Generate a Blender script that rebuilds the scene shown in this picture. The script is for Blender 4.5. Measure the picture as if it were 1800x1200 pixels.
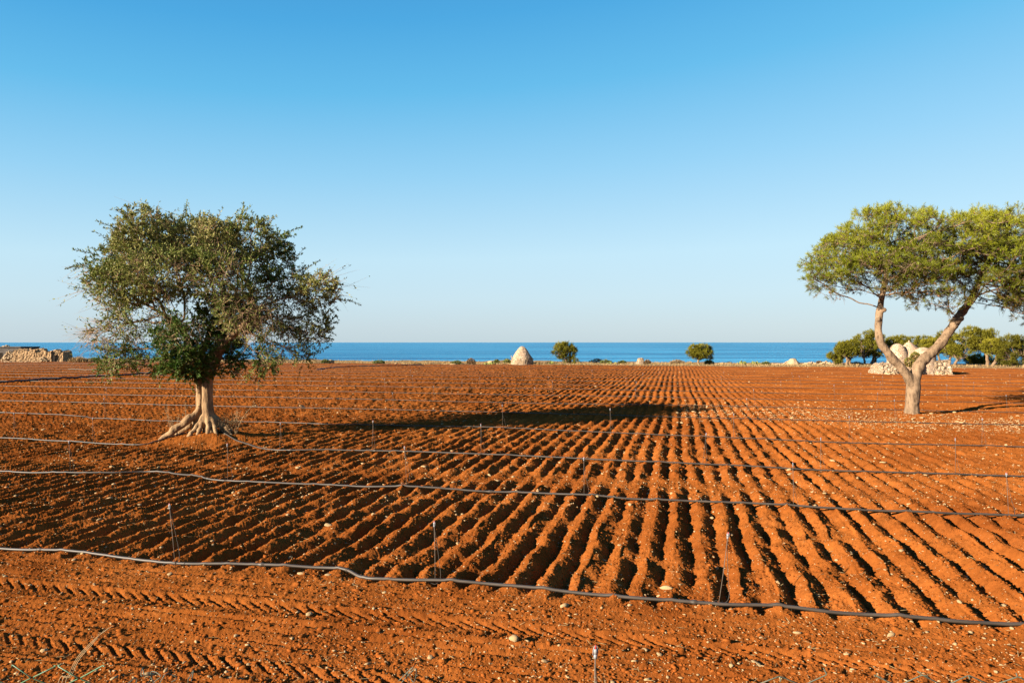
import bpy, bmesh, math, random
import numpy as np
from mathutils import Vector, Matrix, noise as mnoise

for o in list(bpy.data.objects):
    bpy.data.objects.remove(o)
C = bpy.context.scene
COL = C.collection
R = math.radians
random.seed(7)
rng = np.random.default_rng(11)

# ------------------------------------------------------------ camera, sky, sun
S = 2.5                       # eye height above the field, metres
F = 1250.0                    # focal length in photo pixels (1800 wide)
HZ = 601.5                    # horizon row in the photo
cam_d = bpy.data.cameras.new('camera')
cam_d.sensor_width = 36.0
cam_d.lens = 36.0 * F / 1800.0
cam_d.shift_y = 0.0009
cam_d.clip_start = 0.1
cam_d.clip_end = 120000.0
cam = bpy.data.objects.new('camera', cam_d)
COL.objects.link(cam)
cam.location = (0, 0, S)
cam.rotation_euler = (R(90), 0, 0)
C.camera = cam

SUN_EL = R(19.0)
SUN_AZ = R(32.0)              # shadows fall to the right and away
ldir = Vector((math.cos(SUN_AZ) * math.cos(SUN_EL), math.sin(SUN_AZ) * math.cos(SUN_EL), -math.sin(SUN_EL)))
sun_d = bpy.data.lights.new('sun', 'SUN')
sun_d.energy = 5.0
sun_d.angle = R(0.5)
sun_d.color = (1.0, 0.88, 0.70)
sun = bpy.data.objects.new('sun', sun_d)
COL.objects.link(sun)
sun.location = (-30, -20, 40)
sun.rotation_euler = ldir.to_track_quat('-Z', 'Y').to_euler()

world = bpy.data.worlds.new('World')
C.world = world
world.use_nodes = True
wn = world.node_tree.nodes
wl = world.node_tree.links
bg = wn['Background']
sky = wn.new('ShaderNodeTexSky')
sky.sky_type = 'NISHITA'
sky.sun_disc = False
sky.sun_elevation = SUN_EL
sky.sun_rotation = math.atan2(-ldir.x, -ldir.y)
sky.altitude = 0
sky.air_density = 1.0
sky.dust_density = 0.3
sky.ozone_density = 2.2
# clear late-day sky: the Nishita sky graded by height above the horizon
def _lin(c): return tuple(((x / 255 + 0.055) / 1.055) ** 2.4 if x > 10 else x / 3294.6 for x in c)
SKY_GAIN = 0.05 * 4.0                     # background strength times exposure
geo = wn.new('ShaderNodeTexCoord')
sep = wn.new('ShaderNodeSeparateXYZ')
wl.new(geo.outputs['Generated'], sep.inputs[0])
mx_ = wn.new('ShaderNodeMath'); mx_.operation = 'MULTIPLY_ADD'   # bluer away from the right
wl.new(sep.outputs['X'], mx_.inputs[0]); mx_.inputs[1].default_value = -0.22; mx_.inputs[2].default_value = 1.0
mz_ = wn.new('ShaderNodeMath'); mz_.operation = 'MULTIPLY'
wl.new(sep.outputs['Z'], mz_.inputs[0]); wl.new(mx_.outputs[0], mz_.inputs[1])
grad = wn.new('ShaderNodeValToRGB')
el = grad.color_ramp.elements
for k_, (p_, c_) in enumerate([(0.0, (187, 210, 224)), (0.022, (192, 214, 228)), (0.06, (197, 224, 239)), (0.117, (195, 230, 247)), (0.231, (150, 212, 246)),
                               (0.337, (98, 191, 239)), (0.422, (70, 171, 230)), (0.60, (44, 128, 200)), (1.0, (22, 80, 160))]):
    e_ = el[k_] if k_ < 2 else el.new(p_)
    e_.position = p_; e_.color = (*_lin(c_), 1)
wl.new(mz_.outputs[0], grad.inputs[0])
sc_ = wn.new('ShaderNodeMix'); sc_.data_type = 'RGBA'; sc_.blend_type = 'MULTIPLY'; sc_.inputs[0].default_value = 1.0
wl.new(grad.outputs[0], sc_.inputs[6]); sc_.inputs[7].default_value = (1 / SKY_GAIN,) * 3 + (1,)
mxs = wn.new('ShaderNodeMix'); mxs.data_type = 'RGBA'; mxs.inputs[0].default_value = 0.88
wl.new(sky.outputs[0], mxs.inputs[6]); wl.new(sc_.outputs[2], mxs.inputs[7])
wl.new(mxs.outputs[2], bg.inputs['Color'])
bg.inputs['Strength'].default_value = 0.05
C.view_settings.view_transform = 'Standard'
C.view_settings.look = 'None'
C.view_settings.exposure = 2.0
C.view_settings.gamma = 1.0
C.cycles.max_bounces = 5
C.cycles.diffuse_bounces = 2
C.cycles.transparent_max_bounces = 4

# ------------------------------------------------------------ helpers
def G(px, py):
    """ground point seen at a photo pixel (used while laying the plan out)"""
    d = S * F / (py - HZ)
    return (px - 900.0) / F * d, d

def tag(o, label=None, cat=None, group=None, kind=None):
    if label: o['label'] = label
    if cat: o['category'] = cat
    if group: o['group'] = group
    if kind: o['kind'] = kind
    return o

def empty(name, loc, label, cat, group=None):
    o = bpy.data.objects.new(name, None)
    o.empty_display_size = 0.2
    COL.objects.link(o)
    o.location = loc
    return tag(o, label, cat, group)

def mesh_np(name, V, faces, mat, parent=None, smooth=True, attrs=None):
    """V (N,3); faces: list of int arrays (M,k)"""
    me = bpy.data.meshes.new(name)
    V = np.asarray(V, dtype=np.float32)
    faces = [np.asarray(f, dtype=np.int32) for f in faces if len(f)]
    me.vertices.add(len(V))
    me.vertices.foreach_set('co', V.ravel())
    nl = sum(f.size for f in faces)
    npoly = sum(len(f) for f in faces)
    me.loops.add(nl)
    me.loops.foreach_set('vertex_index', np.concatenate([f.ravel() for f in faces]))
    me.polygons.add(npoly)
    tot = np.concatenate([np.full(len(f), f.shape[1], dtype=np.int32) for f in faces])
    st = np.concatenate([[0], np.cumsum(tot)[:-1]]).astype(np.int32)
    me.polygons.foreach_set('loop_start', st)
    me.polygons.foreach_set('loop_total', tot)
    me.polygons.foreach_set('use_smooth', np.full(npoly, smooth, dtype=bool))
    me.update(calc_edges=True)
    me.validate()
    if attrs:
        for k, a in attrs.items():
            at = me.attributes.new(k, 'FLOAT', 'POINT')
            at.data.foreach_set('value', np.asarray(a, dtype=np.float32))
    me.materials.append(mat)
    o = bpy.data.objects.new(name, me)
    COL.objects.link(o)
    if parent: o.parent = parent
    return o

class MB:
    def __init__(s):
        s.V = []; s.F = {}; s.n = 0; s.A = []
    def add(s, V, Fs, a=0.0):
        V = np.asarray(V, dtype=np.float64)
        s.V.append(V)
        s.A.append(np.broadcast_to(np.asarray(a, dtype=np.float64), (len(V),)))
        for f in Fs:
            f = np.asarray(f)
            s.F.setdefault(f.shape[1], []).append(f + s.n)
        s.n += len(V)
    def build(s, name, mat, parent=None, smooth=True):
        V = np.concatenate(s.V)
        Fs = [np.concatenate(v) for v in s.F.values()]
        return mesh_np(name, V, Fs, mat, parent, smooth, {'tint': np.concatenate(s.A)})

def tube(mb, P, r, sides=6, a=0.0, cap=True, wob=0.0):
    P = np.asarray(P, dtype=float)
    n = len(P)
    r = np.broadcast_to(np.asarray(r, dtype=float), (n,))
    T = np.gradient(P, axis=0)
    T /= np.linalg.norm(T, axis=1)[:, None] + 1e-12
    ref = np.array([0, 0, 1.0]) if abs(T[0][2]) < 0.9 else np.array([1.0, 0, 0])
    nrm = np.cross(T[0], ref); nrm /= np.linalg.norm(nrm)
    th = np.arange(sides) / sides * 2 * np.pi
    rings = []
    for i in range(n):
        nrm = nrm - T[i] * nrm.dot(T[i])
        nrm /= np.linalg.norm(nrm) + 1e-12
        b = np.cross(T[i], nrm)
        rr = r[i] * (1 + wob * np.sin(th * 3 + i * 0.3))
        rings.append(P[i] + (np.cos(th) * rr)[:, None] * nrm + (np.sin(th) * rr)[:, None] * b)
    V = np.concatenate(rings)
    i = np.arange(n - 1)[:, None] * sides
    k = np.arange(sides)[None, :]
    k2 = (k + 1) % sides
    Q = np.stack([i + k, i + k2, i + sides + k2, i + sides + k], -1).reshape(-1, 4)
    Fs = [Q]
    if cap:
        V = np.concatenate([V, P[:1], P[-1:]])
        c0, c1 = n * sides, n * sides + 1
        kk = np.arange(sides); kk2 = (kk + 1) % sides
        Fs.append(np.stack([np.full(sides, c0), kk2, kk], -1))
        Fs.append(np.stack([np.full(sides, c1), (n - 1) * sides + kk, (n - 1) * sides + kk2], -1))
    mb.add(V, Fs, a)

def spline(P, n):
    """smooth curve through control points (Catmull-Rom), any number of columns"""
    P = np.asarray(P, dtype=float)
    m = len(P)
    t = np.linspace(0, m - 1, n)
    i = np.minimum(t.astype(int), m - 2)
    f = (t - i)[:, None]
    p0 = P[np.maximum(i - 1, 0)]; p1 = P[i]; p2 = P[i + 1]; p3 = P[np.minimum(i + 2, m - 1)]
    return 0.5 * (2 * p1 + (p2 - p0) * f + (2 * p0 - 5 * p1 + 4 * p2 - p3) * f ** 2 + (3 * p1 - p0 - 3 * p2 + p3) * f ** 3)

# --- 2D gradient noise on arrays
def _hash(ix, iy, seed):
    h = (ix.astype(np.int64) * 374761393 + iy.astype(np.int64) * 668265263 + seed * 974711) & 0xffffffff
    h = ((h ^ (h >> 13)) * 1274126177) & 0xffffffff
    h = ((h ^ (h >> 16)) * 2246822519) & 0xffffffff
    return (h ^ (h >> 15)) & 0xffffffff

def pn(x, y, seed=0):
    x = np.asarray(x, dtype=np.float64); y = np.asarray(y, dtype=np.float64)
    x0 = np.floor(x); y0 = np.floor(y)
    fx = x - x0; fy = y - y0
    sx = fx * fx * fx * (fx * (fx * 6 - 15) + 10)
    sy = fy * fy * fy * (fy * (fy * 6 - 15) + 10)
    def g(dx, dy):
        a = _hash(x0 + dx, y0 + dy, seed).astype(np.float64) * (2 * np.pi / 4294967296.0)
        return np.cos(a) * (fx - dx) + np.sin(a) * (fy - dy)
    a = g(0, 0); b = g(1, 0); c = g(0, 1); d = g(1, 1)
    return 1.4 * ((a + (b - a) * sx) * (1 - sy) + (c + (d - c) * sx) * sy)

def fbm(x, y, oct=3, seed=0):
    s = 0; w = 1.0
    for k in range(oct):
        s = s + w * pn(x * 2 ** k, y * 2 ** k, seed + k * 17)
        w *= 0.5
    return s

def sstep(a, b, x):
    t = np.clip((x - a) / (b - a), 0, 1)
    return t * t * (3 - 2 * t)

# ------------------------------------------------------------ materials
def newmat(name):
    m = bpy.data.materials.new(name)
    m.use_nodes = True
    return m, m.node_tree.nodes, m.node_tree.links, m.node_tree.nodes['Principled BSDF']

def ramp(n, stops):
    r = n.new('ShaderNodeValToRGB')
    el = r.color_ramp.elements
    while len(el) > 1: el.remove(el[-1])
    el[0].position = stops[0][0]; el[0].color = (*stops[0][1], 1)
    for p, c in stops[1:]:
        e = el.new(p); e.color = (*c, 1)
    return r

def tex(n, l, kind, scale, co, **kw):
    t = n.new('ShaderNodeTexNoise' if kind == 'n' else 'ShaderNodeTexVoronoi')
    t.inputs['Scale'].default_value = scale
    for k, v in kw.items():
        if k == 'feature': t.feature = v
        else: t.inputs[k].default_value = v
    l.new(co, t.inputs['Vector'])
    return t

def coords(n, l, sc=None):
    c = n.new('ShaderNodeTexCoord')
    if sc is None: return c.outputs['Object']
    m = n.new('ShaderNodeMapping')
    m.inputs['Scale'].default_value = sc
    l.new(c.outputs['Object'], m.inputs['Vector'])
    return m.outputs[0]

def mixc(n, l, a, b, f, mode='MIX'):
    m = n.new('ShaderNodeMix')
    m.data_type = 'RGBA'; m.blend_type = mode
    for s, v in (('A', a), ('B', b)):
        k = 6 if s == 'A' else 7
        if isinstance(v, tuple): m.inputs[k].default_value = (*v, 1)
        else: l.new(v, m.inputs[k])
    if isinstance(f, (int, float)): m.inputs[0].default_value = f
    else: l.new(f, m.inputs[0])
    return m.outputs[2]

def bump(n, l, b, h, strength, dist):
    bp = n.new('ShaderNodeBump')
    bp.inputs['Strength'].default_value = strength
    bp.inputs['Distance'].default_value = dist
    l.new(h, bp.inputs['Height'])
    l.new(bp.outputs[0], b.inputs['Normal'])

def mat_soil():
    m, n, l, b = newmat('red_soil')
    co = coords(n, l)
    t1 = tex(n, l, 'n', 0.35, co, Detail=5)
    t2 = tex(n, l, 'n', 9.0, co, Detail=6, Roughness=0.7)
    r1 = ramp(n, [(0.35, (0.160, 0.0445, 0.0090)), (0.65, (0.232, 0.0700, 0.0138))])
    r2 = ramp(n, [(0.30, (0.68, 0.66, 0.66)), (0.55, (1, 1, 1)), (0.78, (1.18, 1.2, 1.25))])
    l.new(t1.outputs[0], r1.inputs[0]); l.new(t2.outputs[0], r2.inputs[0])
    c = mixc(n, l, r1.outputs[0], r2.outputs[0], 1.0, 'MULTIPLY')
    t5 = tex(n, l, 'n', 1.1, co, Detail=4, Distortion=0.8)      # dusty crusts and fresher earth
    r5 = ramp(n, [(0.32, (0.80, 0.76, 0.74)), (0.5, (1, 1, 1)), (0.70, (1.10, 1.14, 1.25))])
    l.new(t5.outputs[0], r5.inputs[0])
    c = mixc(n, l, c, r5.outputs[0], 1.0, 'MULTIPLY')
    # pale grit in the earth
    v = tex(n, l, 'v', 28.0, co)
    r3 = ramp(n, [(0.0, (1, 1, 1)), (0.075, (1, 1, 1)), (0.10, (0, 0, 0))])
    l.new(v.outputs['Distance'], r3.inputs[0])
    t3 = tex(n, l, 'n', 2.3, co, Detail=3)
    r4 = ramp(n, [(0.45, (0, 0, 0)), (0.62, (1, 1, 1))])
    l.new(t3.outputs[0], r4.inputs[0])
    f = mixc(n, l, r3.outputs[0], r4.outputs[0], 1.0, 'MULTIPLY')
    c = mixc(n, l, c, (0.34, 0.20, 0.085), f)
    l.new(c, b.inputs['Base Color'])
    b.inputs['Roughness'].default_value = 1.0
    b.inputs['Specular IOR Level'].default_value = 0.0
    b.inputs['Diffuse Roughness'].default_value = 0.4
    t4 = tex(n, l, 'n', 45.0, co, Detail=4, Roughness=0.75)
    bump(n, l, b, t4.outputs[0], 0.8, 0.02)
    return m

def mat_stone(name, c0, c1, scale=30, bs=0.5, bd=0.01):
    m, n, l, b = newmat(name)
    co = coords(n, l)
    t = tex(n, l, 'n', scale, co, Detail=5, Roughness=0.65)
    r = ramp(n, [(0.3, c0), (0.7, c1)])
    l.new(t.outputs[0], r.inputs[0])
    l.new(r.outputs[0], b.inputs['Base Color'])
    b.inputs['Roughness'].default_value = 0.95
    b.inputs['Specular IOR Level'].default_value = 0.1
    bump(n, l, b, t.outputs[0], bs, bd)
    return m

def mat_masonry(name, c0, c1, joint, cell=5.0):
    """dry stone: irregular blocks with their own tone and open joints"""
    m, n, l, b = newmat(name)
    co = coords(n, l, (1.0, 1.0, 1.7))
    v = tex(n, l, 'v', cell, co, Randomness=0.9)
    e = tex(n, l, 'v', cell, co, feature='DISTANCE_TO_EDGE', Randomness=0.9)
    sp = n.new('ShaderNodeSeparateColor')
    l.new(v.outputs['Color'], sp.inputs[0])
    r = ramp(n, [(0.0, c0), (1.0, c1)])
    l.new(sp.outputs[0], r.inputs[0])
    re = ramp(n, [(0.02, (0, 0, 0)), (0.09, (1, 1, 1))])
    l.new(e.outputs['Distance'], re.inputs[0])
    c = mixc(n, l, joint, r.outputs[0], re.outputs[0])
    t = tex(n, l, 'n', 3.0, co, Detail=5)
    r2 = ramp(n, [(0.3, (0.72, 0.70, 0.68)), (0.7, (1.1, 1.1, 1.1))])
    l.new(t.outputs[0], r2.inputs[0])
    c = mixc(n, l, c, r2.outputs[0], 1.0, 'MULTIPLY')
    l.new(c, b.inputs['Base Color'])
    b.inputs['Roughness'].default_value = 0.95
    b.inputs['Specular IOR Level'].default_value = 0.05
    bump(n, l, b, re.outputs[0], 0.9, 0.06)
    return m

def mat_leaf(name, stops, back=None, trans=0.25, rough=0.55, spec=0.25):
    m, n, l, b = newmat(name)
    at = n.new('ShaderNodeAttribute'); at.attribute_name = 'tint'
    r = ramp(n, stops)
    l.new(at.outputs['Fac'], r.inputs[0])
    col = r.outputs[0]
    if back:
        g = n.new('ShaderNodeNewGeometry')
        col = mixc(n, l, col, back, g.outputs['Backfacing'])
    l.new(col, b.inputs['Base Color'])
    b.inputs['Roughness'].default_value = rough
    b.inputs['Specular IOR Level'].default_value = spec
    if trans:
        tr = n.new('ShaderNodeBsdfTranslucent')
        l.new(col, tr.inputs['Color'])
        mx = n.new('ShaderNodeMixShader')
        mx.inputs[0].default_value = trans
        l.new(b.outputs[0], mx.inputs[1]); l.new(tr.outputs[0], mx.inputs[2])
        l.new(mx.outputs[0], n['Material Output'].inputs['Surface'])
    return m

def mat_bark(name, c0, c1, c2, sc=(5.5, 5.5, 1.5), bd=0.05):
    m, n, l, b = newmat(name)
    co = coords(n, l, sc)
    t = tex(n, l, 'n', 1.6, co, Detail=6, Roughness=0.7)
    co2 = coords(n, l)
    t2 = tex(n, l, 'n', 2.2, co2, Detail=3)
    r = ramp(n, [(0.30, c0), (0.52, c1), (0.75, c2)])
    l.new(t.outputs[0], r.inputs[0])
    r2 = ramp(n, [(0.3, (0.75, 0.72, 0.70)), (0.7, (1.12, 1.1, 1.08))])
    l.new(t2.outputs[0], r2.inputs[0])
    c = mixc(n, l, r.outputs[0], r2.outputs[0], 1.0, 'MULTIPLY')
    l.new(c, b.inputs['Base Color'])
    b.inputs['Roughness'].default_value = 0.9
    b.inputs['Specular IOR Level'].default_value = 0.1
    bump(n, l, b, t.outputs[0], 0.8, bd)
    return m

def mat_plain(name, c, rough=0.6, spec=0.3, var=0.2, scale=20, metal=0.0):
    m, n, l, b = newmat(name)
    t = tex(n, l, 'n', scale, coords(n, l), Detail=4)
    r = ramp(n, [(0.3, tuple(x * (1 - var) for x in c)), (0.7, tuple(x * (1 + var) for x in c))])
    l.new(t.outputs[0], r.inputs[0]); l.new(r.outputs[0], b.inputs['Base Color'])
    b.inputs['Roughness'].default_value = rough
    b.inputs['Specular IOR Level'].default_value = spec
    b.inputs['Metallic'].default_value = metal
    return m

def mat_sea():
    m, n, l, b = newmat('sea_water')
    co = coords(n, l, (0.35, 1.0, 1.0))
    t0 = tex(n, l, 'n', 0.02, coords(n, l, (0.15, 1.0, 1.0)), Detail=8, Roughness=0.6)
    r = ramp(n, [(0.40, (0.003, 0.085, 0.200)), (0.62, (0.040, 0.245, 0.415))])
    l.new(t0.outputs[0], r.inputs[0]); l.new(r.outputs[0], b.inputs['Base Color'])
    b.inputs['Roughness'].default_value = 0.35
    b.inputs['Specular IOR Level'].default_value = 0.25
    b.inputs['IOR'].default_value = 1.33
    t = tex(n, l, 'n', 0.22, co, Detail=6, Roughness=0.65)
    bump(n, l, b, t.outputs[0], 1.0, 2.2)
    return m

M = dict(
    soil=mat_soil(),
    stone=mat_stone('pale_limestone', (0.2052, 0.1224, 0.0546), (0.3306, 0.2346, 0.1260), 40),
    clod=mat_plain('soil_clod', (0.1606, 0.0449, 0.0091), 1.0, 0.0, 0.3, 12),
    rubble=mat_stone('rubble_limestone', (0.2138, 0.1380, 0.0756), (0.3629, 0.2700, 0.1674), 3, 0.8, 0.05),
    masonry=mat_masonry('dry_stone', (0.2468, 0.1426, 0.0680), (0.4211, 0.2786, 0.1531), (0.19, 0.128, 0.075), 5.5),
    trullo_wall=mat_masonry('trullo_masonry', (0.2592, 0.1758, 0.1042), (0.4092, 0.3125, 0.2222), (0.1700, 0.1180, 0.0739), 4.5),
    trullo_cone=mat_masonry('trullo_slabs', (0.4046, 0.2768, 0.1835), (0.5202, 0.3745, 0.2540), (0.3059, 0.2258, 0.1631), 7.0),
    dark_wall=mat_plain('weathered_plaster', (0.0600, 0.0510, 0.0450), 0.9, 0.1, 0.35, 2),
    door_shade=mat_plain('painted_door_shade', (0.02, 0.016, 0.013), 1.0, 0.0, 0.2, 3),  # near-black colour standing for the shade inside the doorways
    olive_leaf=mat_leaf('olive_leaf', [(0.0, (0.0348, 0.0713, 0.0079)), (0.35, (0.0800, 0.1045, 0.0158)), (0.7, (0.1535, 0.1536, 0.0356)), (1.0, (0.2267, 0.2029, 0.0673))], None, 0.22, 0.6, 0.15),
    olive_bark=mat_bark('olive_bark', (0.0448, 0.0265, 0.0141), (0.2318, 0.1455, 0.0765), (0.3339, 0.2222, 0.1198)),
    olive_twig=mat_plain('olive_twig', (0.2534, 0.1597, 0.0958), 0.9, 0.1, 0.35, 6),
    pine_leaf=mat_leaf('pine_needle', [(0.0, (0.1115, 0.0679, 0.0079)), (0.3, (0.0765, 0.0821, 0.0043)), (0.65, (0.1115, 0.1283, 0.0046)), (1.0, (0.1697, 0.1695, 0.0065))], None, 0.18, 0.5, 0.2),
    pine_bark=mat_bark('pine_bark', (0.0517, 0.0328, 0.0198), (0.1746, 0.1172, 0.0727), (0.2267, 0.1611, 0.1051), (7, 7, 3.0), 0.04),
    pine_twig=mat_plain('pine_twig', (0.1190, 0.0770, 0.0525), 0.9, 0.1, 0.3, 6),
    cone=mat_plain('pine_cone', (0.1200, 0.0600, 0.0320), 0.8, 0.1, 0.3, 9),
    far_pine=mat_leaf('far_pine_foliage', [(0.0, (0.0559, 0.0502, 0.0056)), (0.5, (0.1029, 0.0940, 0.0078)), (1.0, (0.1566, 0.1343, 0.0112))], None, 0.15, 0.7, 0.1),
    shrub=mat_leaf('shrub_leaf', [(0.0, (0.0406, 0.0454, 0.0108)), (0.5, (0.0856, 0.0949, 0.0237)), (1.0, (0.1620, 0.1568, 0.0405))], None, 0.15, 0.7, 0.1),
    brown_shrub=mat_leaf('dry_shrub', [(0.0, (0.0845, 0.0488, 0.0228)), (1.0, (0.1950, 0.1300, 0.0650))], None, 0.1, 0.9, 0.05),
    cactus=mat_plain('cactus_pad', (0.1071, 0.1120, 0.0269), 0.7, 0.2, 0.25, 4),
    ivy=mat_leaf('ivy', [(0.0, (0.1760, 0.0800, 0.0280)), (0.5, (0.1200, 0.1040, 0.0240)), (1.0, (0.0680, 0.0960, 0.0160))], None, 0.1, 0.7, 0.1),
    straw=mat_leaf('dry_grass', [(0.0, (0.1815, 0.1100, 0.0468)), (1.0, (0.3025, 0.2090, 0.0990))], None, 0.15, 0.9, 0.05),
    stalk=mat_plain('dry_stalk', (0.2280, 0.1560, 0.0840), 0.9, 0.1, 0.2, 12),
    coast=mat_stone('coast_ground', (0.1440, 0.0780, 0.0300), (0.2640, 0.1740, 0.0840), 2.0, 0.6, 0.05),
    hose=mat_plain('black_polyethylene', (0.0393, 0.0294, 0.0223), 0.5, 0.32, 0.35, 3),
    pipe=mat_plain('supply_pipe_plastic', (0.0225, 0.0180, 0.0170), 0.5, 0.3, 0.2, 3),
    rod=mat_plain('steel_rod', (0.0930, 0.0696, 0.0523), 0.7, 0.15, 0.2, 30),
    tube=mat_plain('micro_tube', (0.0540, 0.0420, 0.0330), 0.7, 0.15, 0.2, 30),
    head=mat_plain('sprinkler_plastic', (0.1688, 0.1688, 0.1744), 0.5, 0.4, 0.1, 30),
    red=mat_plain('red_nozzle', (0.3850, 0.0210, 0.0140), 0.5, 0.4, 0.1, 30),
    mesh_green=mat_plain('green_coated_wire', (0.0420, 0.0990, 0.0483), 0.5, 0.4, 0.3, 25),
    mesh_grey=mat_plain('weathered_wire', (0.0510, 0.0570, 0.0360), 0.6, 0.4, 0.3, 25),
    sea=mat_sea(),
)

# ------------------------------------------------------------ field relief
TA = R(13.0)                              # furrows run 13 degrees right of the view axis
cA, sA = math.cos(TA), math.sin(TA)
def UV(X, Y): return X * cA - Y * sA, X * sA + Y * cA
def XY(u, v): return u * cA + v * sA, -u * sA + v * cA
FURROW = 0.320
V_EDGE = 77.3
OX, OY = G(368, 772)                      # olive foot
PX, PY = G(1604, 731)                     # pine foot
_, V1 = UV(*G(900, 1037))
V_TRACK = UV(*G(900, 842))[1]

def groove(v, v0, w):                     # a narrow scratch along the hose direction
    t = (v - v0) / w
    return np.exp(-t * t)

def height(X, Y, fine=True):
    X = np.asarray(X, dtype=float); Y = np.asarray(Y, dtype=float)
    u, v = UV(X, Y)
    # furrow axis wanders a little
    off = 0.10 * pn(v / 7.0, u / 25.0, 3) + 0.05 * pn(v / 1.7, u / 6.0, 4) + 0.032 * pn(v / 0.40, u / 0.40, 5)
    ph = (u + off) / FURROW
    rid = 0.5 + 0.5 * np.cos(2 * np.pi * ph)
    rid = rid ** 0.64
    fid = np.floor(ph)
    amp = 0.092 * (0.92 + 0.50 * pn(u * 0.9, v * 0.75, 6) + 0.85 * pn(fid * 0.77, v / 0.50, 7) + 0.35 * pn(fid * 0.53, v / 2.2, 11))
    amp = np.clip(amp, 0.008, 0.135) * (1 - 0.40 * sstep(18.0, 42.0, v) * sstep(-2.0, 9.0, u)) * (1 - 0.20 * sstep(10.0, 17.0, v))
    far_r = sstep(1.5, 8.0, u) * sstep(11.0, 14.0, v)
    amp = amp * (1 - 0.78 * far_r) * (1 - 0.20 * sstep(2.0, 7.0, u))
    ro = np.hypot(X - OX, Y - OY); rp = np.hypot(X - PX, Y - PY)
    amp = amp * sstep(0.8, 2.2, ro) * (0.35 + 0.65 * sstep(0.5, 2.5, rp))
    head = sstep(V1 - 0.18, V1 + 0.10, v + 0.06 * pn(u * 1.5, v, 8))
    tr = np.exp(-((v - V_TRACK - 0.15 * pn(u / 6, 0 * u, 9)) / 0.42) ** 2)
    amp_f = amp * head * (1 - 0.75 * tr)
    h = (rid - 0.5) * amp_f
    # broad swell, mounds
    h = h + 0.045 * pn(u / 9.0, v / 9.0, 20) * sstep(4, 12, v)
    h = h + 0.24 * np.exp(-(ro / 1.05) ** 2) + 0.10 * np.exp(-(rp / 1.3) ** 2)
    # earth dragged across the rows, crumbs and clods
    loose = 0.6 + 0.4 * head
    h = h + 0.030 * fbm(u * 2.6, v * 2.2, 2, 30) * head * (1 + 0.5 * sstep(12.0, 30.0, v) * (1 - sstep(-6, 5, u)) - 0.4 * sstep(20.0, 45.0, v) * sstep(-2.0, 9.0, u))
    c1 = pn(u * 7.5, v * 7.5, 40); c2 = pn(u * 16, v * 16, 41)
    h = h + 0.012 * c1 * loose + 0.013 * np.abs(c2) * loose
    if fine:
        c3 = pn(u * 34, v * 34, 42)
        h = h + (0.0095 * c3 + 0.0050 * pn(u * 71, v * 71, 45)) * loose
        clod = np.clip(pn(u * 11, v * 11, 43) - 0.42, 0, 1)
        h = h + 0.075 * clod * (0.35 + 0.65 * sstep(-0.2, 0.3, pn(u * 0.8, v * 0.8, 44)))
    # headland in front of the first hose: drag marks and tyre tracks
    hm = 1 - head
    if np.any(hm > 0.01):
        brk = lambda k: sstep(-0.35, 0.10, pn(u / 0.9, 0 * v + k * 3.1, 50 + k))
        g = 0
        for k, (v0, d) in enumerate([(6.68, .026), (6.30, .028), (5.74, .038), (5.53, .044), (5.27, .044), (5.02, .03), (4.62, .04), (4.38, .035)]):
            vc = v0 + 0.05 * pn(u / 2.5, 0 * u + k * 9.7, 60)
            g = g - d * groove(v, vc, 0.035) * brk(k) + 0.6 * d * groove(v, vc - 0.075, 0.05) * brk(k)
        for k, (v0, w) in enumerate([(5.96, 0.17), (4.83, 0.17)]):
            vc = v0 + 0.06 * pn(u / 4.0, 0 * u + k * 5.5, 70)
            t = (v - vc) / w
            inb = 1 - sstep(0.8, 1.05, np.abs(t))
            lug = (u + (v - vc) * np.where(t > 0, 1.5, -0.4) + np.where(t > 0, 0.0, 0.06)) / 0.150
            lug = lug + 0.18 * pn(u * 1.1, v * 2, 71)
            fr = np.abs(lug - np.round(lug))
            slot = 1 - sstep(0.10, 0.27, fr)
            wgt = np.where(t > 0, 1.0, 0.55) * (0.75 + 0.6 * pn(u * 1.3, v * 1.3, 72))
            g = g + inb * (-0.010 - 0.034 * slot * wgt) + 0.016 * np.exp(-((np.abs(t) - 1.1) / 0.22) ** 2)
        h = h + hm * g
    return h

def hz(x, y):
    return float(height(np.array([x]), np.array([y]))[0])

# fan-shaped sheet: fine near the camera, coarser far away
ys = [1.0]
while ys[-1] < 108.0:
    y = ys[-1]
    ys.append(y + min(0.24, max(0.009, 0.60 * y * y / (S * 711.0))) if y > 4.4 else y + 0.05)
ys = np.array(ys)
wing = 0.80 + (np.geomspace(1.0, 21.0, 170)[1:] - 1.0) * 0.09      # coarser out beyond the view
tx = np.concatenate([-wing[::-1], np.linspace(-0.80, 0.80, 1440), wing])
YY, TT = np.meshgrid(ys, tx, indexing='ij')
XX = TT * YY
ZZ = np.empty_like(XX)
for i in range(0, len(ys), 64):
    ZZ[i:i + 64] = height(XX[i:i + 64], YY[i:i + 64])
ny, nx = XX.shape
idx = (np.arange(ny - 1)[:, None] * nx + np.arange(nx - 1)[None, :])
Vv = UV(XX, YY)[1]
keep = (Vv[:-1, :-1] < V_EDGE)
i0 = idx[keep]
quads = np.stack([i0, i0 + 1, i0 + nx + 1, i0 + nx], -1)
used = np.zeros(ny * nx, dtype=bool); used[quads.ravel()] = True
remap = np.cumsum(used) - 1
P3 = np.stack([XX, YY, ZZ], -1).reshape(-1, 3)[used]
field = mesh_np('ploughed_field', P3, [remap[quads]], M['soil'])
tag(field, kind='structure')
del XX, YY, TT, ZZ, Vv, P3, quads, idx

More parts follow.
